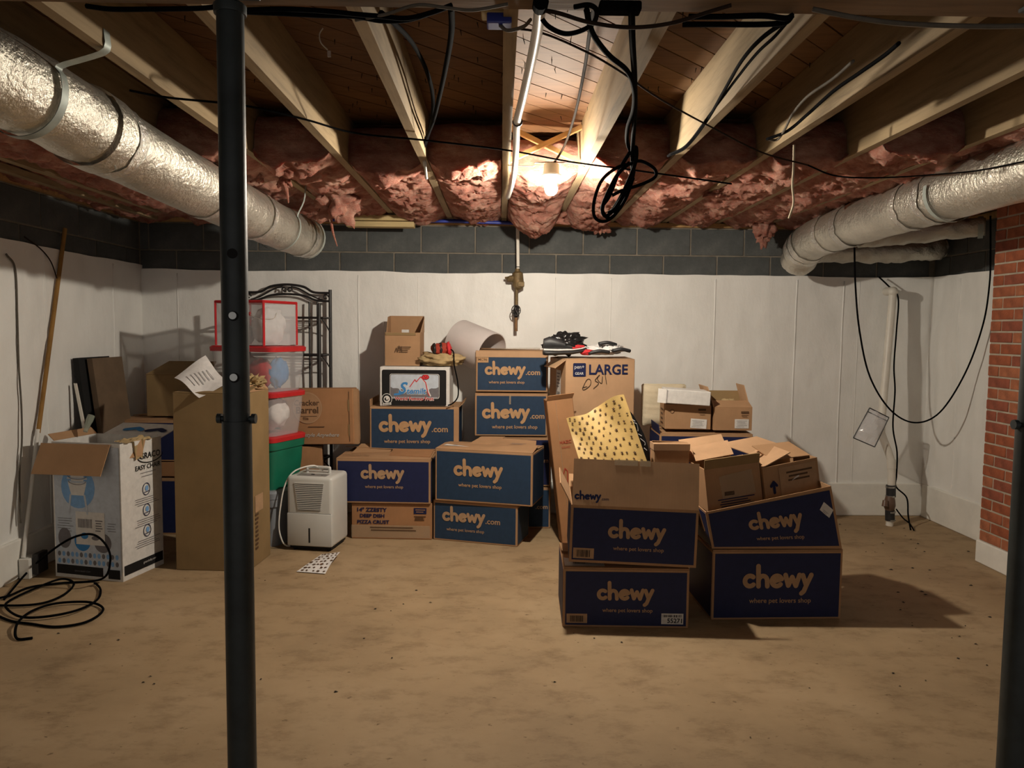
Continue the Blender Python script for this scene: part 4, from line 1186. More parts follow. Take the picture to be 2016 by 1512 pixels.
words(c, 'right', 'GRACO', .155, .655, .17, BLACKINK, .012); v_, f_ = stroke2d([arc(0,0,.105,.04,170,360,16)], .003, 6); decal(c, 'right', v_, f_, .24, .67, 1, 1, BLACKINK)
words(c, 'right', 'EASY CHAIR', .115, .595, .21, BLACKINK, .014); lines(c, 'right', .15, .575, .14, 2, .02, GREYINK, .003)
for k, zz in enumerate((.48,.36,.24)):
    v_, f_ = stroke2d([arc(0,0,.030,.034,0,360,20), [(-.02,-.018),(.02,-.014)]], .0022, 6); decal(c, 'right', v_, f_, .20, zz, 1, 1, INK)
    disc(c, 'right', .205, zz+.004, .014, .016, LIGHTBLUE, lift=.6, n=14)
    lines(c, 'right', .10, zz-.05, .22, 4, .012, GREYINK, .0028, seed=k+4)
flapo(c, (-w/2-.055,-.012,h-.01), (w/2-.055,-.006,h-.004), (-.02,-.055,-.165), KRAFT)
flapo(c, (-w/2,.02,h), (-w/2,D,h), (-.04,0,.035), KRAFT)
flapo(c, (-w/2+.03,D,h-.01), (w/2,D,h-.01), (.05,.13,.06), WHITE)
v_, f_ = stroke2d([[(.0,.0),(.07,.02),(.11,.0)]], .016, 8)
mbx = MB(); mbx.add(v_, f_, frame((-.06,D+.05,h+.024),(1,0,.0),(.15,1,.42))); mbx.build('print', BLUEPRINT, c)
mbx = MB(); mbx.add(v_, f_, frame((.09,D+.05,h+.022),(1,0,.0),(.15,1,.42))); mbx.build('print', INK, c)
mb = MB().grid(lambda u, v: Vector((w/2-.06+.075*u, .03+.22*v, h+.012-.01*u+.014*noise.noise(Vector((u*5,v*7,1)))-(.10*max(0,u-.72)/.28 if .3 < v < .62 else .0))), 12, 20)
mb.build('torn_tape', PAPERBROWN, c)
flapo(c, (w/2-.02,.10,h), (w/2+.006,.20,h+.004), (.012,-.05,-.09), KRAFT)
tag(MB().tube(spline([atY(168,850,4.4),atY(172,838,4.42),atY(180,818,4.45)],4), [.012]*3+[.016]*3+[.02]*3, 10).build('plastic_sleeve', mat_clear('green_tint_plastic',(.35,.38,.30),.6,.2)), 'clear greenish plastic sleeve sticking up from the high chair box', 'sleeve')

c = carton('tall_box', 'tall plain brown box standing behind the steel post', (-1.869,4.36), (-1.44,4.33), .34, 1.03, 0, mat=KRAFT3, flaps=True, lift=.01)
w, D, h = c['dims']
lines(c, 'right', .10, .30, .05, 9, .025, BROWNINK, .014, seed=8); patch(c, 'right', .1, .32, .12, .10, LOGOD, 'print')
flapo(c, (w/2-.02,.0,h), (w/2-.0,D,h), (-.03,.0,.035), KRAFT)
shq = [atY(343,744,4.46), atY(392,776,4.31), atY(452,752,4.46), atY(405,703,4.62)]
def shf(u, v):
    p = shq[0]*(1-u)*(1-v)+shq[1]*u*(1-v)+shq[3]*(1-u)*v+shq[2]*u*v
    p.z += .012*sin(u*5+v*2)-.01*u; p.y += .008*sin(v*6); return p
o = tag(MB().grid(shf, 14, 14).build('paper_sheet', PAPER, None, smooth=True), 'printed white paper sheet lying on the tall brown box', 'paper')
for k in range(6):
    v0 = .18+.12*k
    MB().tube([shf(.25+.02*k, v0)+Vector((0,-.002,.003)), shf(.6+.03*(k % 3), v0)+Vector((0,-.002,.003))], .0015, 4).build('print_line', GREYINK, o, world=True)
tag(MB().blob((-1.50,4.58,1.075), .07, .08, .045, .8, 3.5, 18, 2.7).build('crumpled_paper', PAPERBROWN, None), 'crumpled brown packing paper on the tall box beside the post', 'paper')

# boxes in the back left corner
c = carton('shipping_box', 'navy box at the bottom of the back corner stack', (-2.56,5.12), (-1.97,5.12), .40, .38, 0, printed=NAVY)
c = carton('flat_carton', 'flat brown carton in the middle of the back corner stack', (-2.50,5.13), (-1.98,5.12), .38, .10, .395, mat=KRAFT4, flaps=False)
c = carton('shipping_box', 'navy box under the brown carton in the back corner', (-2.56,5.12), (-1.97,5.12), .40, .275, .50, printed=NAVY)
c = carton('brown_carton', 'brown carton on top of the back corner stack', (-2.41,5.21), (-1.98,5.20), .32, .285, .795, mat=KRAFT3, flaps=False)
w, D, h = c['dims']
MB().slab((-w/2,0,h),(w/2,0,h),(w/2-.01,.16,h+.085),(-w/2+.09,.16,h+.085),.0045).build('flap', KRAFT3, c)
patch(c, 'front', .23, .06, .06, .11, INK, 'print'); lines(c, 'front', .24, .15, .04, 6, .016, KRAFT3, .006)
# leaning panels
for (nx, lab, xa, xb, y_, tz, off) in ((0,'dark brown board leaning in front against the left wall', -2.46, -2.60, 4.86, 1.20, 0),(1,'dark board leaning behind the other against the left wall', -2.53, -2.655, 4.80, 1.205, 0)):
    mb = MB().slab((xa,y_,.0),(xa+.02,y_+.34,.0),(xb+.02,y_+.34,tz),(xb,y_,tz),.035)
    tag(mb.build('leaning_board', BOARD if nx == 0 else DARK), lab, 'board')
tag(MB().slab((-2.44,4.70,.0),(-2.415,4.70,.0),(-2.63,4.76,1.05),(-2.645,4.76,1.05),.012).build('thin_stick', PVC), 'thin pale stick leaning beside the dark boards', 'stick')

# ------------------------------------------------------------------ storage totes
trz = radians(-22)
corner = Vector((-1.425, 4.775, 0))
ex = Vector((cos(trz), sin(trz), 0)); ey = Vector((-sin(trz), cos(trz), 0))
def tote(label, z0, h, wt, dt, body, lidm, lidh=.035, taper=.035, inset=0.0, clear=False):
    fr = corner - ex*inset*1.2 + ey*inset
    mid = fr - ex*(wt/2)
    t = thing('storage_tote', label, 'tote', (mid.x, mid.y, z0), trz)
    def ringp(z, s, r=.05):
        P_ = roundrect(wt-2*s, dt-2*s, r, 5)
        return [Vector((p.x-wt/2+s, p.y+s, z)) for p in P_]
    prof = [(0,taper),(h*.5,taper*.5),(h-lidh,.012)]
    V = []; Fc = []; n = None
    for z, s in prof:
        r_ = ringp(z, s); n = len(r_); V += r_
    for i in range(len(prof)-1):
        for k in range(n): Fc.append((i*n+k, i*n+(k+1)%n, (i+1)*n+(k+1)%n, (i+1)*n+k))
    Fc.append(tuple(reversed(range(n))))
    MB().add(V, Fc).build('tub', body, t, auto=40)
    V = []; Fc = []
    for z, s in ((h-lidh,.001),(h-lidh*.25,-.001),(h,.010)):
        V += ringp(z, s)
    for i in range(2):
        for k in range(n): Fc.append((i*n+k, i*n+(k+1)%n, (i+1)*n+(k+1)%n, (i+1)*n+k))
    Fc.append(tuple(reversed(range(n)))); Fc.append(tuple(2*n+k for k in range(n)))
    MB().add(V, Fc).build('lid', lidm, t, auto=40)
    if not clear:
        V = []; Fc = []
        for z, s in ((h-lidh-.05,.006),(h-lidh-.002,.003)): V += ringp(z, s)
        for k in range(n): Fc.append((k,(k+1)%n,n+(k+1)%n,n+k))
        MB().add(V, Fc).build('rim', body, t, auto=40)
    return t
tote('grey plastic tote at the bottom of the tote stack', 0, .365, .52, .38, GREYTOTE, GREYTOTE, .05)
tote('green plastic tote with red lid on the grey tote', .366, .345, .50, .37, GREEN, RED, inset=.006)
t = tote('frosted clear tote with red lid on the green tote', .712, .285, .50, .37, CLEAR, RED, inset=.004, clear=True)
def content(t, label_name, c_, rx, ry, rz_, m_, seed):
    MB().blob(c_, rx, ry, rz_, .25, 2.0, 14, seed).build(label_name, m_, t, smooth=True)
content(t, 'white_bundle', (.10,.20,.13), .10,.10,.10, PAPER, 1.1)
content(t, 'tan_bundle', (-.08,.2,.12), .09,.09,.10, CREAM, 2.1)
t = tote('frosted clear tote with colourful contents and red lid', .998, .290, .52, .38, CLEAR, RED, inset=-.004, clear=True)
content(t, 'red_cloth', (.06,.14,.11), .10,.06,.09, REDBRIGHT, 3.3); content(t, 'blue_cloth', (.15,.2,.12), .05,.08,.10, BLUEPRINT, 4.2); content(t, 'grey_cloth', (-.12,.18,.15), .10,.09,.10, GREYTXT, 6.2)
# top clear box with red frame
fr = corner - ex*.075 + ey*.02
wt, dt, ht = .38, .33, .285
mid = fr-ex*wt/2
t = thing('clear_storage_box', 'clear storage box with red edge trim on top of the totes', 'storage box', (mid.x, mid.y, 1.291), trz)
mb = MB()
for q in (((-wt/2,0,.004),(wt/2,0,.004),(wt/2,0,ht),(-wt/2,0,ht)),((wt/2,0,.004),(wt/2,dt,.004),(wt/2,dt,ht),(wt/2,0,ht)),((wt/2,dt,.004),(-wt/2,dt,.004),(-wt/2,dt,ht),(wt/2,dt,ht)),((-wt/2,dt,.004),(-wt/2,0,.004),(-wt/2,0,ht),(-wt/2,dt,ht)),((-wt/2,0,.004),(wt/2,0,.004),(wt/2,dt,.004),(-wt/2,dt,.004))):
    mb.slab(*q, .002)
mb.build('clear_panel', CLEAR, t)
for (a, b) in (((-wt/2,0),(wt/2,0)),((wt/2,0),(wt/2,dt)),((wt/2,dt),(-wt/2,dt)),((-wt/2,dt),(-wt/2,0))):
    MB().tube([(a[0],a[1],ht-.006),(b[0],b[1],ht-.006)], .010, 6).build('red_trim', RED, t)
for a in ((-wt/2,0),(wt/2,0),(wt/2,dt),(-wt/2,dt)):
    MB().tube([(a[0],a[1],0),(a[0],a[1],ht)], .008, 6).build('red_trim', RED, t)
MB().slab((-wt/2,0,ht+.003),(wt/2,0,ht+.003),(wt/2,dt,ht+.003),(-wt/2,dt,ht+.003),.003).build('lid', CLEAR, t)
MB().box(-.0,.09,-.006,-.001,.19,.212).build('handle_tab', RED, t)
MB().tube(spline([(.09,-.006,.20),(.15,-.01,.172),(wt/2+.006,.02,.17),(wt/2+.008,.09,.175),(wt/2+.006,.12,.21)],6), .002, 5).build('tie_string', GREYTXT, t)
content(t, 'white_bundle', (.07,.2,.12), .10,.10,.12, PAPER, 7.2); content(t, 'grey_bundle', (-.1,.15,.07), .07,.09,.07, GREYTXT, 8.2)

# ------------------------------------------------------------------ iron rack
rk = thing('iron_rack', 'black wrought iron shelf rack behind the totes', 'rack', (-1.58,5.55,0))
def lr(*p): return [Vector(q)-Vector((-1.58,5.55,0)) for q in p]
xl, xr_, yb, yf = -1.90, -1.265, 5.70, 5.48
for (xx, yy, zt_) in ((xl,yb,1.69),(xr_,yb,1.69),(xl,yf,1.58),(xr_-.03,yf,1.58)):
    MB().tube(lr((xx,yy,0),(xx,yy,zt_)), .0125, 8).build('post', IRON, rk, auto=40)
for xx in (-1.36,-1.42): MB().tube(lr((xx,yb,0),(xx,yb,1.60)), .007, 6).build('upright_bar', IRON, rk, auto=40)
for zz in (1.48,1.21,.86,.45):
    for yy in (yb,yf): MB().tube(lr((xl,yy,zz),(xr_,yy,zz)), .008, 6).build('shelf_rail', IRON, rk, auto=40)
    for k in range(5): MB().tube(lr((xl,yf+.04*k+.03,zz-.004),(xr_,yf+.04*k+.03,zz-.004)), .003, 5).build('shelf_wire', IRON, rk)
    for xx in (xl,xr_): MB().tube(lr((xx,yb,zz),(xx-(.03 if xx == xr_ else 0),yf,zz)), .008, 6).build('side_rail', IRON, rk, auto=40)
    MB().tube(spline(lr((xr_,yb,zz-.11),(xr_-.012,yb-.09,zz-.05),(xr_-.02,yf+.02,zz-.005)),5), .005, 6).build('side_brace', IRON, rk, smooth=True)
xm = (xl+xr_)/2
MB().tube(spline(lr((xl,yb,1.665),(xl+.12,yb,1.67),(xm-.12,yb,1.71),(xm,yb,1.725),(xm+.12,yb,1.71),(xr_-.12,yb,1.67),(xr_,yb,1.665)),8), .009, 8).build('top_arch', IRON, rk, smooth=True)
MB().tube(spline(lr((xl,yb,1.605),(xl+.10,yb,1.61),(xm-.12,yb,1.645),(xm,yb,1.655),(xm+.12,yb,1.645),(xr_-.10,yb,1.61),(xr_,yb,1.605)),8), .008, 8).build('lower_arch', IRON, rk, smooth=True)
for s in (-1,1):
    P_ = [Vector((xm+s*(.02+.018*cos(a)*(1-a/9)),yb,1.685+.022*sin(a)*(1-a/9))) for a in [k*.45 for k in range(14)]]
    MB().tube([p-Vector((-1.58,5.55,0)) for p in P_], .006, 6).build('scroll', IRON, rk, smooth=True)
    MB().tube(spline(lr((xm+s*.03,yb,1.71),(xm+s*.09,yb,1.695),(xm+s*.2,yb,1.635),(xm+s*.27,yb,1.612)),6), .006, 6).build('scroll', IRON, rk, smooth=True)
    P_ = [Vector((xm+s*.285+.020*cos(a)*(1-a/9),yb,1.635+.022*sin(a)*(1-a/9))) for a in [k*.45 for k in range(14)]]
    MB().tube([p-Vector((-1.58,5.55,0)) for p in P_], .006, 6).build('scroll', IRON, rk, smooth=True)

# ------------------------------------------------------------------ restaurant carton and support
c = carton('small_carton', 'plain brown carton hidden behind totes under restaurant carton', (-1.47,5.24), (-1.235,5.28), .16, .585, 0, mat=KRAFT4, flaps=False)
c = carton('restaurant_carton', 'brown restaurant carton with round logo resting beside the totes', (-1.52,5.255), (-1.005,5.235), .13, .385, .603, mat=KRAFT4, flaps=False, ry=-.02)
w, D, h = c['dims']
v_, f_ = stroke2d([arc(0,0,.098,.105,0,360,40)], .0035, 6); decal(c, 'front', v_, f_, .20, .255, 1, 1, LOGOD, 'print')
disc(c, 'front', .20, .255, .096, .103, KRAFT, lift=.6)
words(c, 'front', 'Cracker', .105, .270, .178, BROWNINK, .03); words(c, 'front', 'Barrel', .120, .215, .155, BROWNINK, .03); lines(c, 'front', .15, .195, .12, 1, .01, BROWNINK, .004); patch(c, 'front', .165, .17, .04, .02, BROWNINK, 'print')
words(c, 'front', 'Homestyle Anywhere', .08, .045, .335, GREYTXT, .012, shear=.35)
lines(c, 'front', .20, .12, .12, 1, .02, BROWNINK, .006)
MB().box(w/2-.03,w/2-.026,-.0025,0,.02,h-.02).build('fold_line', BROWNINK, c)
for k in range(2): MB().box(w/2-.036,w/2-.028,-.004,0,.06+.17*k,.14+.17*k).build('tab', KRAFT3, c)
for k in range(3): MB().box(w/2,w/2+.03-.006*k,.012+.04*k,.045+.04*k,.008*k,h-.01*k-.004).build('folded_layer', KRAFT, c)

# ------------------------------------------------------------------ dehumidifier
A, B = Vector((-1.342,4.766,0)), Vector((-1.043,4.716,0))
rz = atan2(B.y-A.y, B.x-A.x); mid = (A+B)/2; w = (B-A).length; D = .275; h = .475
dh = thing('dehumidifier', 'white portable dehumidifier with slatted front grille', 'dehumidifier', (mid.x, mid.y, 0), rz)
dh['dims'] = (w, D, h)
for xx in (-w/2+.04,w/2-.04):
    for yy in (.04,D-.04): MB().lathe([(.014,0),(.014,.02)], 12, Matrix.Translation((xx,yy,0))).build('caster', DARK, dh)
MB().box(-w/2+.015,w/2-.015,.015,D-.015,.014,.03).build('base', DARK, dh)
MB().rbox(-w/2,w/2,0,D,.026,h,.024,4).build('housing', APPL, dh, auto=50)
MB().rbox(-w/2+.004,w/2-.004,-.004,.03,.034,.2415,.004,2).build('bucket', APPL, dh, auto=50)
MB().box(-w/2+.01,w/2-.01,-.0008,.002,.2415,.2440).build('bucket_seam', APPLG, dh)
P_ = [Vector((-.096,.435,0)),Vector((.096,.435,0)),Vector((.074,.262,0)),Vector((-.074,.262,0))]
mbx = MB(); mbx.add(P_, [(3,2,1,0)], frame((0,-.0012,0),(1,0,0),(0,0,1))); mbx.build('grille_back', DARK, dh)
for k in range(15):
    z = .2665+k*.0117; hw = .074+.022*(k/14)+.001
    MB().box(-hw,hw,-.006,.001,z,z+.0068).build('slat', APPL, dh)
MB().rbox(-.006,.006,-.0055,.004,.055,.150,.002,1).build('level_window', DARK, dh)
cpn = MB().rbox(-.098,.098,.03,.10,h-.004,h+.003,.004,2).build('control_panel', APPLG, dh)
MB().box(-.012,.008,.06,.072,h+.002,h+.006).build('button', DARK, cpn); MB().lathe([(.008,h),(.008,h+.006)],12,Matrix.Translation((.07,.05,0))).build('knob', APPLG, cpn)
MB().tube(spline([(-.075,.15,h-.004),(-.075,.152,h+.026),(-.06,.154,h+.034),(.06,.154,h+.034),(.075,.152,h+.026),(.075,.15,h-.004)],5), .010, 8).build('handle', APPL, dh, smooth=True)
MB().tube(spline([(.02,.17,h+.012),(-.03,.13,h+.048),(-.12,.05,h+.022),(-.165,.01,h-.06),(-.19,-.005,.28),(-.20,-.01,.15),(-.185,0,.06),(-.17,.03,.02),(-.15,.06,.012)],8), .005, 8).build('power_cord', CABLEWHITE, dh, smooth=True)

# flyer on floor
pts = [Vector((-1.165,4.325,.002)),Vector((-.99,4.285,.003)),Vector((-.975,4.62,.03)),Vector((-1.10,4.655,.004))]
def fl(u, v):
    p = pts[0]*(1-u)*(1-v)+pts[1]*u*(1-v)+pts[3]*(1-u)*v+pts[2]*u*v
    p.z += .012*sin(pi*v)*u + .003; return p
fo = MB().grid(fl, 10, 12); fo = tag(fo.build('flyer', PAPER, None, smooth=True), 'curled printed flyer on the floor in front of the dehumidifier', 'flyer')
rg = random.Random(2); mb = MB()
for i in range(5):
    for j in range(7):
        p = fl((i+.5)/5+rg.uniform(-.05,.05), (j+.5)/7)+Vector((0,0,.0015)); r = rg.uniform(.006,.012)
        mb.add([p+Vector((r*cos(a)*rg.uniform(.6,1.2), r*sin(a)*1.6*rg.uniform(.6,1.2), .0)) for a in [k*pi/3 for k in range(6)]], [(0,1,2,3,4,5)])
mb.build('print', BROWNINK, fo, world=True)

# ------------------------------------------------------------------ pipes on the back wall
wp = thing('water_pipe', 'water supply pipe with bronze valve on the back wall', 'pipe', (.11,5.70,1.36))
def wpz(px, py, Y=5.69): return atY(px, py, Y)
MB().tube([wpz(1019,444),wpz(1020,531)], .0125, 12).build('white_riser', PVC, wp, world=True, auto=40)
for yy in (525,529): MB().tube([wpz(1020,yy),wpz(1020,yy+1.5)], .0145, 12).build('band', DARK, wp, world=True)
MB().tube([wpz(1019,529),wpz(1019,534),wpz(1019,538),wpz(1020,556),wpz(1019,566),wpz(1017,570)], [.016,.02,.040,.043,.038,.02], 12).build('regulator_valve', BRASS, wp, world=True, auto=30)
MB().tube([wpz(1012,548),wpz(1003,549),wpz(1000,549),wpz(998,547),wpz(994,547)], [.026,.024,.022,.010,.008], 10).build('valve_side_port', BRASS, wp, world=True, auto=30)
MB().rbox(-.02,.03,-.045,.0,-.02,.02,.006,2,Matrix.Translation(wpz(1024,560))).build('valve_bonnet', BRASS, wp, world=True)
MB().tube([wpz(1017,566),wpz(1017,604)], .0125, 10).build('brass_nipple', BRASS, wp, world=True, auto=40)
MB().tube([wpz(1017,601),wpz(1017,605),wpz(1016,613),wpz(1016,622),wpz(1016,625)], [.014,.022,.024,.022,.014], 10).build('gate_valve', IRON, wp, world=True, auto=30)
cc = wpz(1016,611,5.64)
hw_ = MB().tube([cc+Vector((.032*cos(a), .0, .038*sin(a))) for a in [k*2*pi/16 for k in range(17)]], .004, 6, cap=False).build('hand_wheel', IRON, wp, world=True, smooth=True)
for a in (0,pi/3,2*pi/3): MB().tube([cc-Vector((.032*cos(a),0,.038*sin(a))), cc+Vector((.032*cos(a),0,.038*sin(a)))], .003, 5).build('wheel_spoke', IRON, hw_, world=True)
MB().tube([wpz(1016,622),wpz(1016,645),wpz(1016,652)], .0125, 10).build('copper_end', COPPER, wp, world=True, auto=40)
for k in range(2):
    pts_ = spline([(-1.45+.2*k,5.66-.03*k,2.203-.012*k),(-.9,5.67-.03*k,2.200-.010*k),(-.4,5.68-.03*k,2.205-.011*k),(.12,5.70-.03*k,2.195-.008*k)],8)
    tag(MB().tube(pts_, .011, 8).build('blue_pipe', BLUEPIPE, None, smooth=True), ['upper blue plastic water pipe along the top of back wall', 'lower blue plastic water pipe along the top of back wall'][k], 'pipe')
# lumber offcuts on the sill
tag(MB().rbox(-1.16,-.66,5.45,5.53,2.168,2.206,.003,1).build('lumber_offcut', LUMBER), 'upper pale lumber offcut tucked under the joists', 'lumber')
tag(MB().rbox(-1.10,-.62,5.47,5.56,2.126,2.164,.003,1).build('lumber_offcut', LUMBER), 'lower pale lumber offcut tucked under the joists', 'lumber')

# sump pipe
sp = thing('sump_discharge_pipe', 'white plastic sump discharge pipe with brown check valve', 'pipe', (2.86,5.47,0))
def S(px, py, Y): return atY(px, py, Y)
MB().tube(spline([S(1755,960,5.47),S(1755,915,5.47),S(1750,893,5.48),S(1737,858,5.5),S(1735,845,5.5),S(1738,800,5.52),S(1748,690,5.56),S(1757,588,5.60),S(1757,578,5.60)],6), .027, 16).build('pvc_pipe', PVC, sp, world=True, smooth=True)
MB().tube([S(1759,572,5.595),S(1745,574,5.72)], .031, 16).build('pvc_elbow', PVC, sp, world=True, auto=40)
MB().blob(S(1758,574,5.597), .034,.034,.034, 0, 1, 10).build('pvc_elbow', PVC, sp, world=True, smooth=True)
MB().tube([S(1755,905,5.47),S(1755,922,5.47)], .031, 16).build('coupling', PVC, sp, world=True, auto=40)
MB().tube([S(1754,955,5.465),S(1754,978,5.465)], .033, 16).build('rubber_sleeve', SHOEBLACK, sp, world=True, auto=40)
MB().tube([S(1752,976,5.46),S(1752,984,5.46),S(1751,995,5.46),S(1752,1005,5.46)], [.028,.036,.042,.03], 16).build('check_valve', BROWNVALVE, sp, world=True, auto=40)
MB().tube([S(1743,985,5.44),S(1742,997,5.43)], [.018,.022], 12).build('valve_cap', BROWNVALVE, sp, world=True, auto=40)
MB().tube([S(1752,1004,5.46),S(1752,1024,5.46)], .033, 16).build('rubber_sleeve', SHOEBLACK, sp, world=True, auto=40)
for yy, Yq in ((957,5.465),(975,5.465),(1006,5.46),(1022,5.46)): MB().tube([S(1753,yy,Yq),S(1753,yy+3,Yq)], .035, 16).build('hose_clamp', STEELB, sp, world=True, auto=40)
MB().tube([S(1752,1024,5.46),Vector((2.865,5.46,0.0))], .026, 14).build('pipe_stub', PVC, sp, world=True, auto=40)
def cable(label, pts, r, mat=RUBBER, n=8, name='cable', cat='cable'):
    return tag(MB().tube(spline(pts, n), r, 6).build(name, mat, None, smooth=True), label, cat)
cable('dark pump cord running down behind the white sump pipe', [S(1730,545,5.70),S(1748,562,5.65),S(1768,585,5.64),S(1765,650,5.64),S(1760,720,5.63),S(1762,770,5.6),S(1758,840,5.57),S(1766,890,5.53),S(1765,935,5.52),S(1764,958,5.51),S(1785,980,5.47),S(1788,1015,5.42),S(1794,1050,5.32)], .006, RUBBER, name='pump_cord')
cable('short pump cord from the check valve to the floor', [S(1764,1002,5.47),S(1778,1020,5.42),S(1790,1030,5.38),Vector((2.96,5.30,.008))], .005, RUBBER, name='pump_cord')
cable('black cable hanging in a deep loop in front of the right corner', [S(1682,478,5.2),S(1684,560,5.22),S(1692,650,5.25),S(1712,740,5.28),S(1752,806,5.28),S(1800,832,5.27),S(1850,812,5.2),S(1900,735,5.12),S(1935,640,5.02),S(1948,560,4.96),S(1950,500,4.94),S(1950,425,4.94)], .006, RUBBER, name='looped_cable')
pb = thing('plastic_pouch', 'clear plastic pouch with black edges hung on the sump pipe', 'pouch', tuple(S(1715,845,5.42)))
q4 = [S(1712,803,5.44),S(1750,822,5.40),S(1722,880,5.40),S(1680,862,5.44)]
def pbf(u, v):
    p = q4[3]*(1-u)*(1-v)+q4[2]*u*(1-v)+q4[0]*(1-u)*v+q4[1]*u*v
    p.y -= .02*sin(pi*u)*sin(pi*v)+.012*noise.noise(Vector((u*4,v*5,1))); return p
MB().grid(pbf, 12, 14).build('clear_sheet', BAGCLEAR, pb, world=True)
MB().grid(lambda u, v: pbf(u, v)+Vector((0,.012,0)), 4, 4).build('back_sheet', BAGCLEAR, pb, world=True)
for a, b in ((0,1),(1,2),(2,3),(3,0)): MB().tube([q4[a],q4[b]], .0038, 5).build('black_edge', IRON, pb, world=True)
MB().tube([q4[0]*.88+q4[3]*.12, q4[1]*.88+q4[2]*.12], .003, 5).build('zip_strip', IRON, pb, world=True)

# ------------------------------------------------------------------ left wall bits
ep = thing('extension_pole', 'long brown and white pole leaning against the left wall', 'pole', (-2.66,4.21,0))
pA, pB, pC = atX(128,450,-2.672), atX(75,852,-2.652), atX(46,1098,-2.645)
MB().tube([pA,pB], .0125, 10).build('brown_section', POLEWOOD, ep, world=True, auto=40)
MB().tube([pB-Vector((0,0,-.02)),pC], .0115, 10).build('white_section', CABLEWHITE, ep, world=True, auto=40)
cB = Vector((-2.635, 4.23, .0))
MB().rbox(-.03,.03,-.05,.05,0,.115,.004,1,Matrix.Translation((cB.x+.005,cB.y,0))).build('white_foot', CABLEWHITE, ep, world=True)
MB().rbox(-.012,.018,-.05,.05,.02,.135,.003,1,Matrix.Translation((cB.x+.05,cB.y+.02,0))).build('black_foot', IRON, ep, world=True)
cable('thin grey cable running down the left wall', [atX(12,500,-2.668),atX(30,530,-2.668),atX(34,620,-2.668),atX(37,720,-2.668),atX(42,800,-2.664),atX(43,870,-2.664),atX(38,940,-2.664),atX(41,1030,-2.66)], .0055, CABLEGREY, name='wall_cable')
cable('short dark wire behind the top of the leaning pole', [atX(48,466,-2.69),atX(80,490,-2.676),atX(100,515,-2.67),atX(112,548,-2.664)], .0035, CABLEBROWN, name='wall_wire')
# coil of black cable on the floor
def fz(px, py, z): return atZ(px, py, z)
cp = [fz(8,1180,.006),fz(60,1120,.05),(atY(110,1078,4.05)),(atY(150,1056,4.03)),(atY(185,1053,4.02)),(atY(210,1075,4.02)),(atY(217,1105,4.02)),fz(200,1140,.02),fz(120,1148,.01),fz(60,1156,.012),fz(20,1172,.012),
      fz(-10,1180,.01),fz(-20,1190,.012),fz(40,1192,.012),fz(90,1186,.012),fz(130,1168,.018),fz(145,1148,.02),fz(120,1140,.02),fz(70,1158,.02),fz(20,1182,.02),
      fz(12,1196,.02),fz(40,1214,.014),fz(90,1214,.016),fz(150,1202,.018),fz(190,1182,.018),fz(198,1162,.014),fz(190,1150,.012),fz(186,1148,.022)]
cable('loose coil of black cable on the floor beside the high chair box', cp, .006, RUBBER, 8, 'floor_cable')
cp = [fz(-20,1205,.008),fz(20,1222,.008),fz(60,1228,.008),fz(110,1234,.008),fz(165,1226,.01),fz(198,1208,.012),fz(200,1194,.012),fz(170,1185,.014),fz(110,1188,.016),fz(65,1202,.02),fz(38,1222,.03),fz(30,1242,.02),fz(35,1258,.008),fz(64,1256,.007)]
cable('outer loop of black cable on the floor with a bent free end', cp, .006, RUBBER, 8, 'floor_cable')

# ------------------------------------------------------------------ ceiling cables and pipes
def Z(px, py, z=2.20): return atZ(px, py, z)
tag(MB().tube(spline([Z(1064,8,2.17),Z(1058,60,2.18),Z(1046,120,2.185),Z(1030,190,2.19),Z(1018,240,2.19),Z(1016,285,2.19),Z(1013,330,2.185),Z(1008,362,2.19),Z(1000,388,2.19)],8), .0145, 12).build('white_flex_pipe', CABLEWHITE, None, smooth=True), 'white flexible plastic pipe along the centre joist', 'pipe')
tag(MB().tube([Z(1019,240,2.19)-Vector((0,.006,0)),Z(1019,240,2.19)+Vector((0,.006,0))], .019, 12).build('pipe_clamp', IRON), 'black clamp round the white flexible pipe', 'clamp')
tag(MB().tube([Z(1065,3,2.165),Z(1063,14,2.172)], .0185, 14).build('pipe_fitting', RUBBER), 'black fitting at the top of the white flexible pipe', 'fitting')
cable('long thin black wire stapled across under the joists', [Z(255,178),Z(330,192),Z(480,208),Z(600,235),Z(700,262),Z(835,276),Z(1000,296),Z(1120,318,2.17),Z(1240,334,2.14),Z(1320,345,2.12),Z(1440,362,2.11)], .004, RUBBER, name='ceiling_wire')
cable('thin brown wire slanting across the bays right of the bulb', [Z(985,55,2.30),Z(1060,63,2.24),Z(1150,100,2.21),Z(1220,140,2.2),Z(1300,195,2.2),Z(1400,250,2.19),Z(1500,300,2.13),Z(1590,325,2.11)], .0035, CABLEBROWN, name='ceiling_wire')
cable('black cable curving down left of the centre joist', [atY(750,25,2.05),atY(775,45,2.15),atY(812,85,2.4),atY(840,140,2.7),atY(852,190,3.0),atY(850,240,3.3),atY(842,270,3.6),atY(832,305,3.72)], .0075, RUBBER, name='ceiling_cable')
cable('thick black cable dropping beside the centre joist', [atY(888,12,2.0),atY(889,60,2.2),atY(880,120,2.5),atY(865,190,2.9),atY(852,240,3.2),atY(838,275,3.55),atY(830,305,3.7)], .0085, RUBBER, name='ceiling_cable')
for k, (dy, lab) in enumerate(((0,'upper black cable strung along the girder left of centre'),(9,'lower black cable strung along the girder left of centre'))):
    cable(lab, [Z(480,20+dy*.4,2.18),Z(560,18+dy,2.16),Z(640,22+dy,2.16),Z(700,28+dy*.5,2.17),Z(750,32+dy,2.17),Z(800,36+dy*.4,2.17),Z(850,25,2.17),Z(890,10,2.18)], .006, RUBBER, name='ceiling_cable')
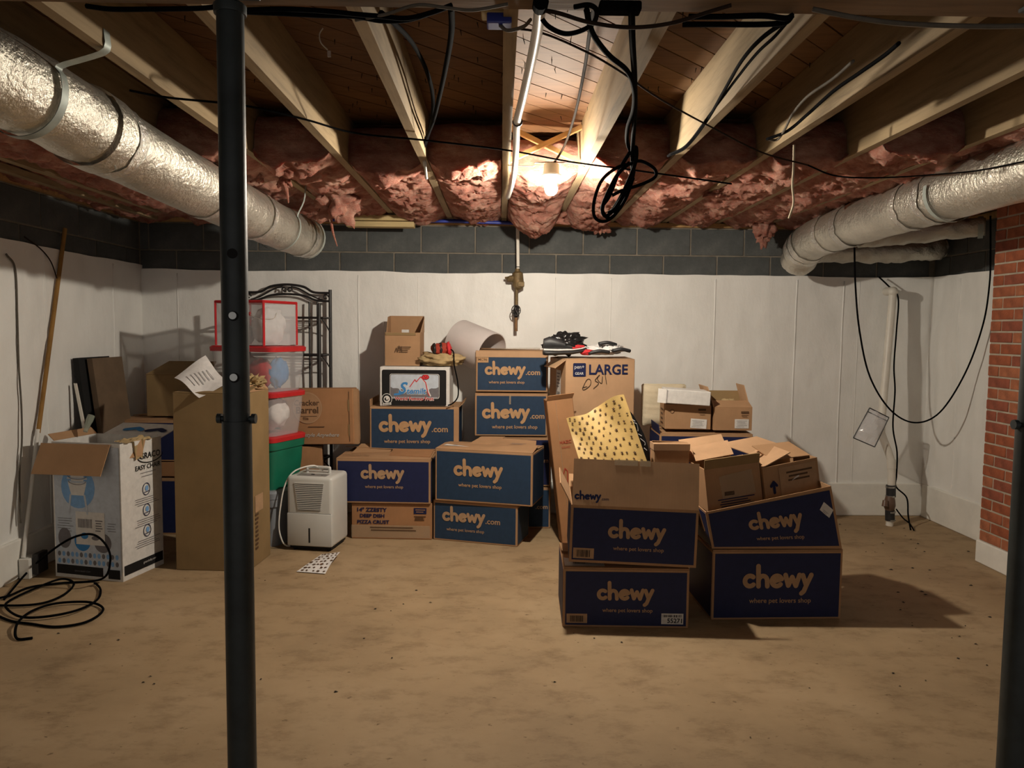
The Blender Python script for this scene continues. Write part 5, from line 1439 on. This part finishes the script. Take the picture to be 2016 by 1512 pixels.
cable('black cable strung along the girder at far left', [Z(170,12,2.18),Z(220,18,2.17),Z(300,18,2.17),Z(400,16,2.18),Z(440,10,2.18)], .006, RUBBER, name='ceiling_cable')
cable('pale cable sagging below the girder in the middle', [Z(700,40,2.17),Z(760,28,2.17),Z(820,10,2.18),Z(870,14,2.17),Z(930,20,2.17),Z(1000,8,2.18)], .004, CABLEGREY, name='ceiling_cable')
cable('brown cable sagging across the centre bay near the girder', [Z(1055,18,2.17),Z(1100,26,2.15),Z(1160,44,2.13),Z(1240,54,2.12),Z(1320,46,2.13),Z(1400,22,2.17),Z(1440,10,2.18)], .005, CABLEBROWN, name='ceiling_cable')
cable('grey cable sagging along the girder at far right', [Z(1600,18,2.18),Z(1680,34,2.16),Z(1760,45,2.15),Z(1850,50,2.15),Z(1960,52,2.15),Z(2040,50,2.15)], .006, CABLEGREY, name='ceiling_cable')
cable('black cable looping below the girder over the bulb bay', [Z(1130,14,2.17),Z(1160,10,2.17),Z(1175,22,2.16),Z(1168,46,2.16),Z(1140,62,2.15),Z(1110,66,2.14),Z(1080,52,2.15),Z(1062,30,2.17)], .006, RUBBER, name='ceiling_cable')
for k, (a, lab) in enumerate((((1344,44),'lower black cable of the pair under the right joists'),((1356,33),'upper black cable of the pair under the right joists'))):
    cable(lab, [Z(a[0],a[1]+4*(1-k),2.18),Z(1420,(48,33)[k],2.17),Z(1500,(48,31)[k],2.17),Z(1545,(44,36)[k],2.17),Z(1560,30,2.18)], .007, RUBBER, name='ceiling_cable')
    cable(['black cable running down the joist face right of the bulb','thin black cable running down beside the joist right of bulb'][k], [Z(1556,36,2.18),Z((1500,1525)[k],(75,72)[k],2.19),Z((1460,1490)[k],(120,105)[k],2.2),Z((1425,1450)[k],(180,155)[k],2.2),Z((1390,1400)[k],(240,222)[k],2.2),Z((1350,1352)[k],(290,285)[k],2.2),Z((1315,1318)[k],(307,304)[k],2.2)], (.006,.0045)[k], RUBBER, name='ceiling_cable')
for k, (m_, pts_) in enumerate(((CABLEGREY, [(1680,120),(1640,155),(1590,190),(1560,225),(1545,255),(1530,275),(1510,274)]),(RUBBER,[(1770,85),(1740,110),(1690,145),(1640,180),(1590,225),(1550,258),(1510,274)]))):
    cable(['pale wire bowed off the joist left of the right duct','black cable along the joist left of the right duct'][k], [Z(*p, 2.20) for p in pts_], (.005,.006)[k], m_, name='ceiling_cable')
cable('thin black wire dipping under the right duct', [Z(1590,325,2.11),Z(1640,345,2.10),Z(1700,350,2.09),atY(1780,348,3.9),atY(1860,342,3.55),atY(1930,335,3.3),atY(2030,315,2.95)], .0035, RUBBER, name='ceiling_wire')
tag(MB().tube(spline([atY(1563,285,3.34),atY(1562,330,3.35),atY(1560,365,3.36),atY(1562,400,3.38),atY(1553,430,3.4)],6), .005, 5).build('paper_strip', CREAM, None, smooth=True), 'pale torn strip dangling left of the right duct', 'strip')
# hanging coil
hc = thing('cable_coil', 'bundle of black cable coiled and hung from the ceiling', 'cable', tuple(atY(1230,430,3.05)))
def hcb(pts, r, name='cable_strand'):
    MB().tube(spline(pts, 8), r, 8).build(name, RUBBER, hc, world=True, smooth=True)
hcb([atY(1243,12,1.84),atY(1245,80,2.03),atY(1249,150,2.30),atY(1250,220,2.66),atY(1246,280,2.95),atY(1245,330,3.05)], .0085)
hcb([atY(1155,20,1.86),atY(1160,45,1.92),atY(1172,75,2.0),atY(1200,110,2.13),atY(1235,140,2.25),atY(1248,175,2.40),atY(1247,215,2.62),atY(1236,250,2.82),atY(1235,280,3.0),atY(1246,310,3.03)], .0075)
hcb([atY(1244,300,3.02),atY(1252,290,3.0),atY(1252,315,3.0),atY(1240,350,3.02),atY(1215,400,3.04),atY(1195,425,3.05),atY(1186,415,3.05),atY(1192,390,3.04),atY(1215,345,3.03),atY(1240,320,3.02)], .0075)
hcb([atY(1240,300,3.02),atY(1222,330,3.05),atY(1200,385,3.06),atY(1185,410,3.07),atY(1200,430,3.07),atY(1222,405,3.07),atY(1245,350,3.06),atY(1248,315,3.04)], .0075)
hcb([atY(1245,318,3.02),atY(1265,318,3.0),atY(1288,332,3.0),atY(1290,348,3.0),atY(1265,362,3.02),atY(1225,375,3.04),atY(1205,385,3.05)], .0065)
hcb([atY(1243,322,3.02),atY(1215,330,3.0),atY(1185,355,3.0),atY(1170,395,3.0),atY(1170,425,3.0),atY(1185,436,3.02),atY(1205,428,3.03),atY(1230,395,3.03),atY(1247,350,3.03)], .0065)
hcb([atY(1248,310,3.02),atY(1244,345,3.02),atY(1232,375,3.02),atY(1212,410,3.03),atY(1198,420,3.03)], .0085)
MB().rbox(-.05,.05,-.02,.02,-.012,.012,.005,2,Matrix.Translation(Z(1220,16,2.175))).build('cable_clip', RUBBER, hc, world=True)
# junction box on board
jb = thing('junction_box', 'blue electrical box on a small board by the centre joist', 'electrical box', tuple(Z(990,32,2.22)))
p = Z(985,30,2.235)
MB().rbox(-.05,.035,-.03,.03,-.004,.02,.003,1,Matrix.Translation(p)).build('board', LUMBER, jb, world=True)
MB().rbox(-.035,.030,-.028,.024,-.026,.002,.004,2,Matrix.Translation(p+Vector((0,0,-.004)))).build('blue_case', BLUEPIPE, jb, world=True)
MB().tube(spline([p+Vector((.0,-.01,-.03)),p+Vector((.02,-.03,-.05)),p+Vector((.06,-.03,-.04)),p+Vector((.08,.0,-.01))],6), .005, 6).build('pigtail', CABLEGREY, jb, world=True, smooth=True)
# phone wire with plug
pw = thing('phone_wire', 'short white phone wire with clear plug dangling from planks', 'wire', tuple(atY(645,105,2.6)))
MB().tube(spline([atY(636,55,2.6),atY(629,68,2.6),atY(632,84,2.6),atY(645,98,2.6)],6), .0022, 5).build('wire', CABLEWHITE, pw, world=True, smooth=True)
MB().rbox(-.006,.006,-.004,.004,-.012,.008,.001,1,Matrix.Translation(atY(648,105,2.6))).build('plug', BAGCLEAR, pw, world=True)
# hook with white end under joist
tag(MB().tube(spline([Z(836,318,2.21),atY(838,335,3.72),atY(840,352,3.75)],5), [.010]*3+[.006]*8, 8).build('wire_end', CABLEWHITE, None, smooth=True), 'white capped wire end hanging under the joist', 'wire')
# ------------------------------------------------------------------ bits on the floor
mb = MB(); rg = random.Random(11)
for k in range(90):
    if k < 50: x, y = rg.uniform(1.9, 3.2), rg.uniform(3.0, 5.6)
    else: x, y = rg.uniform(-2.2, 2.2), rg.uniform(2.5, 4.4)
    if y > 3.45 and -2.6 < x < 1.75 and k < 50: continue
    if x > 2.9 and y < 4.7: continue
    r = rg.uniform(.0025, .007)*(1.4 if k < 50 and y > 3.6 else 1)
    n = 6; V = [Vector((x+r*rg.uniform(.5,1.8)*cos(a), y+r*rg.uniform(.4,1.2)*sin(a), .001+rg.random()*.003)) for a in [q*2*pi/n for q in range(n)]]
    V.append(Vector((x, y, .004+r*.3))); mb.add(V, [(q,(q+1) % n, n) for q in range(n)])
tag(mb.build('floor_debris', DIRT), 'scattered bits of dirt and dry leaves on the floor', 'debris', kind='stuff')
# drop the helper property used while building
for o in bpy.data.objects:
    if 'dims' in o.keys(): del o['dims']
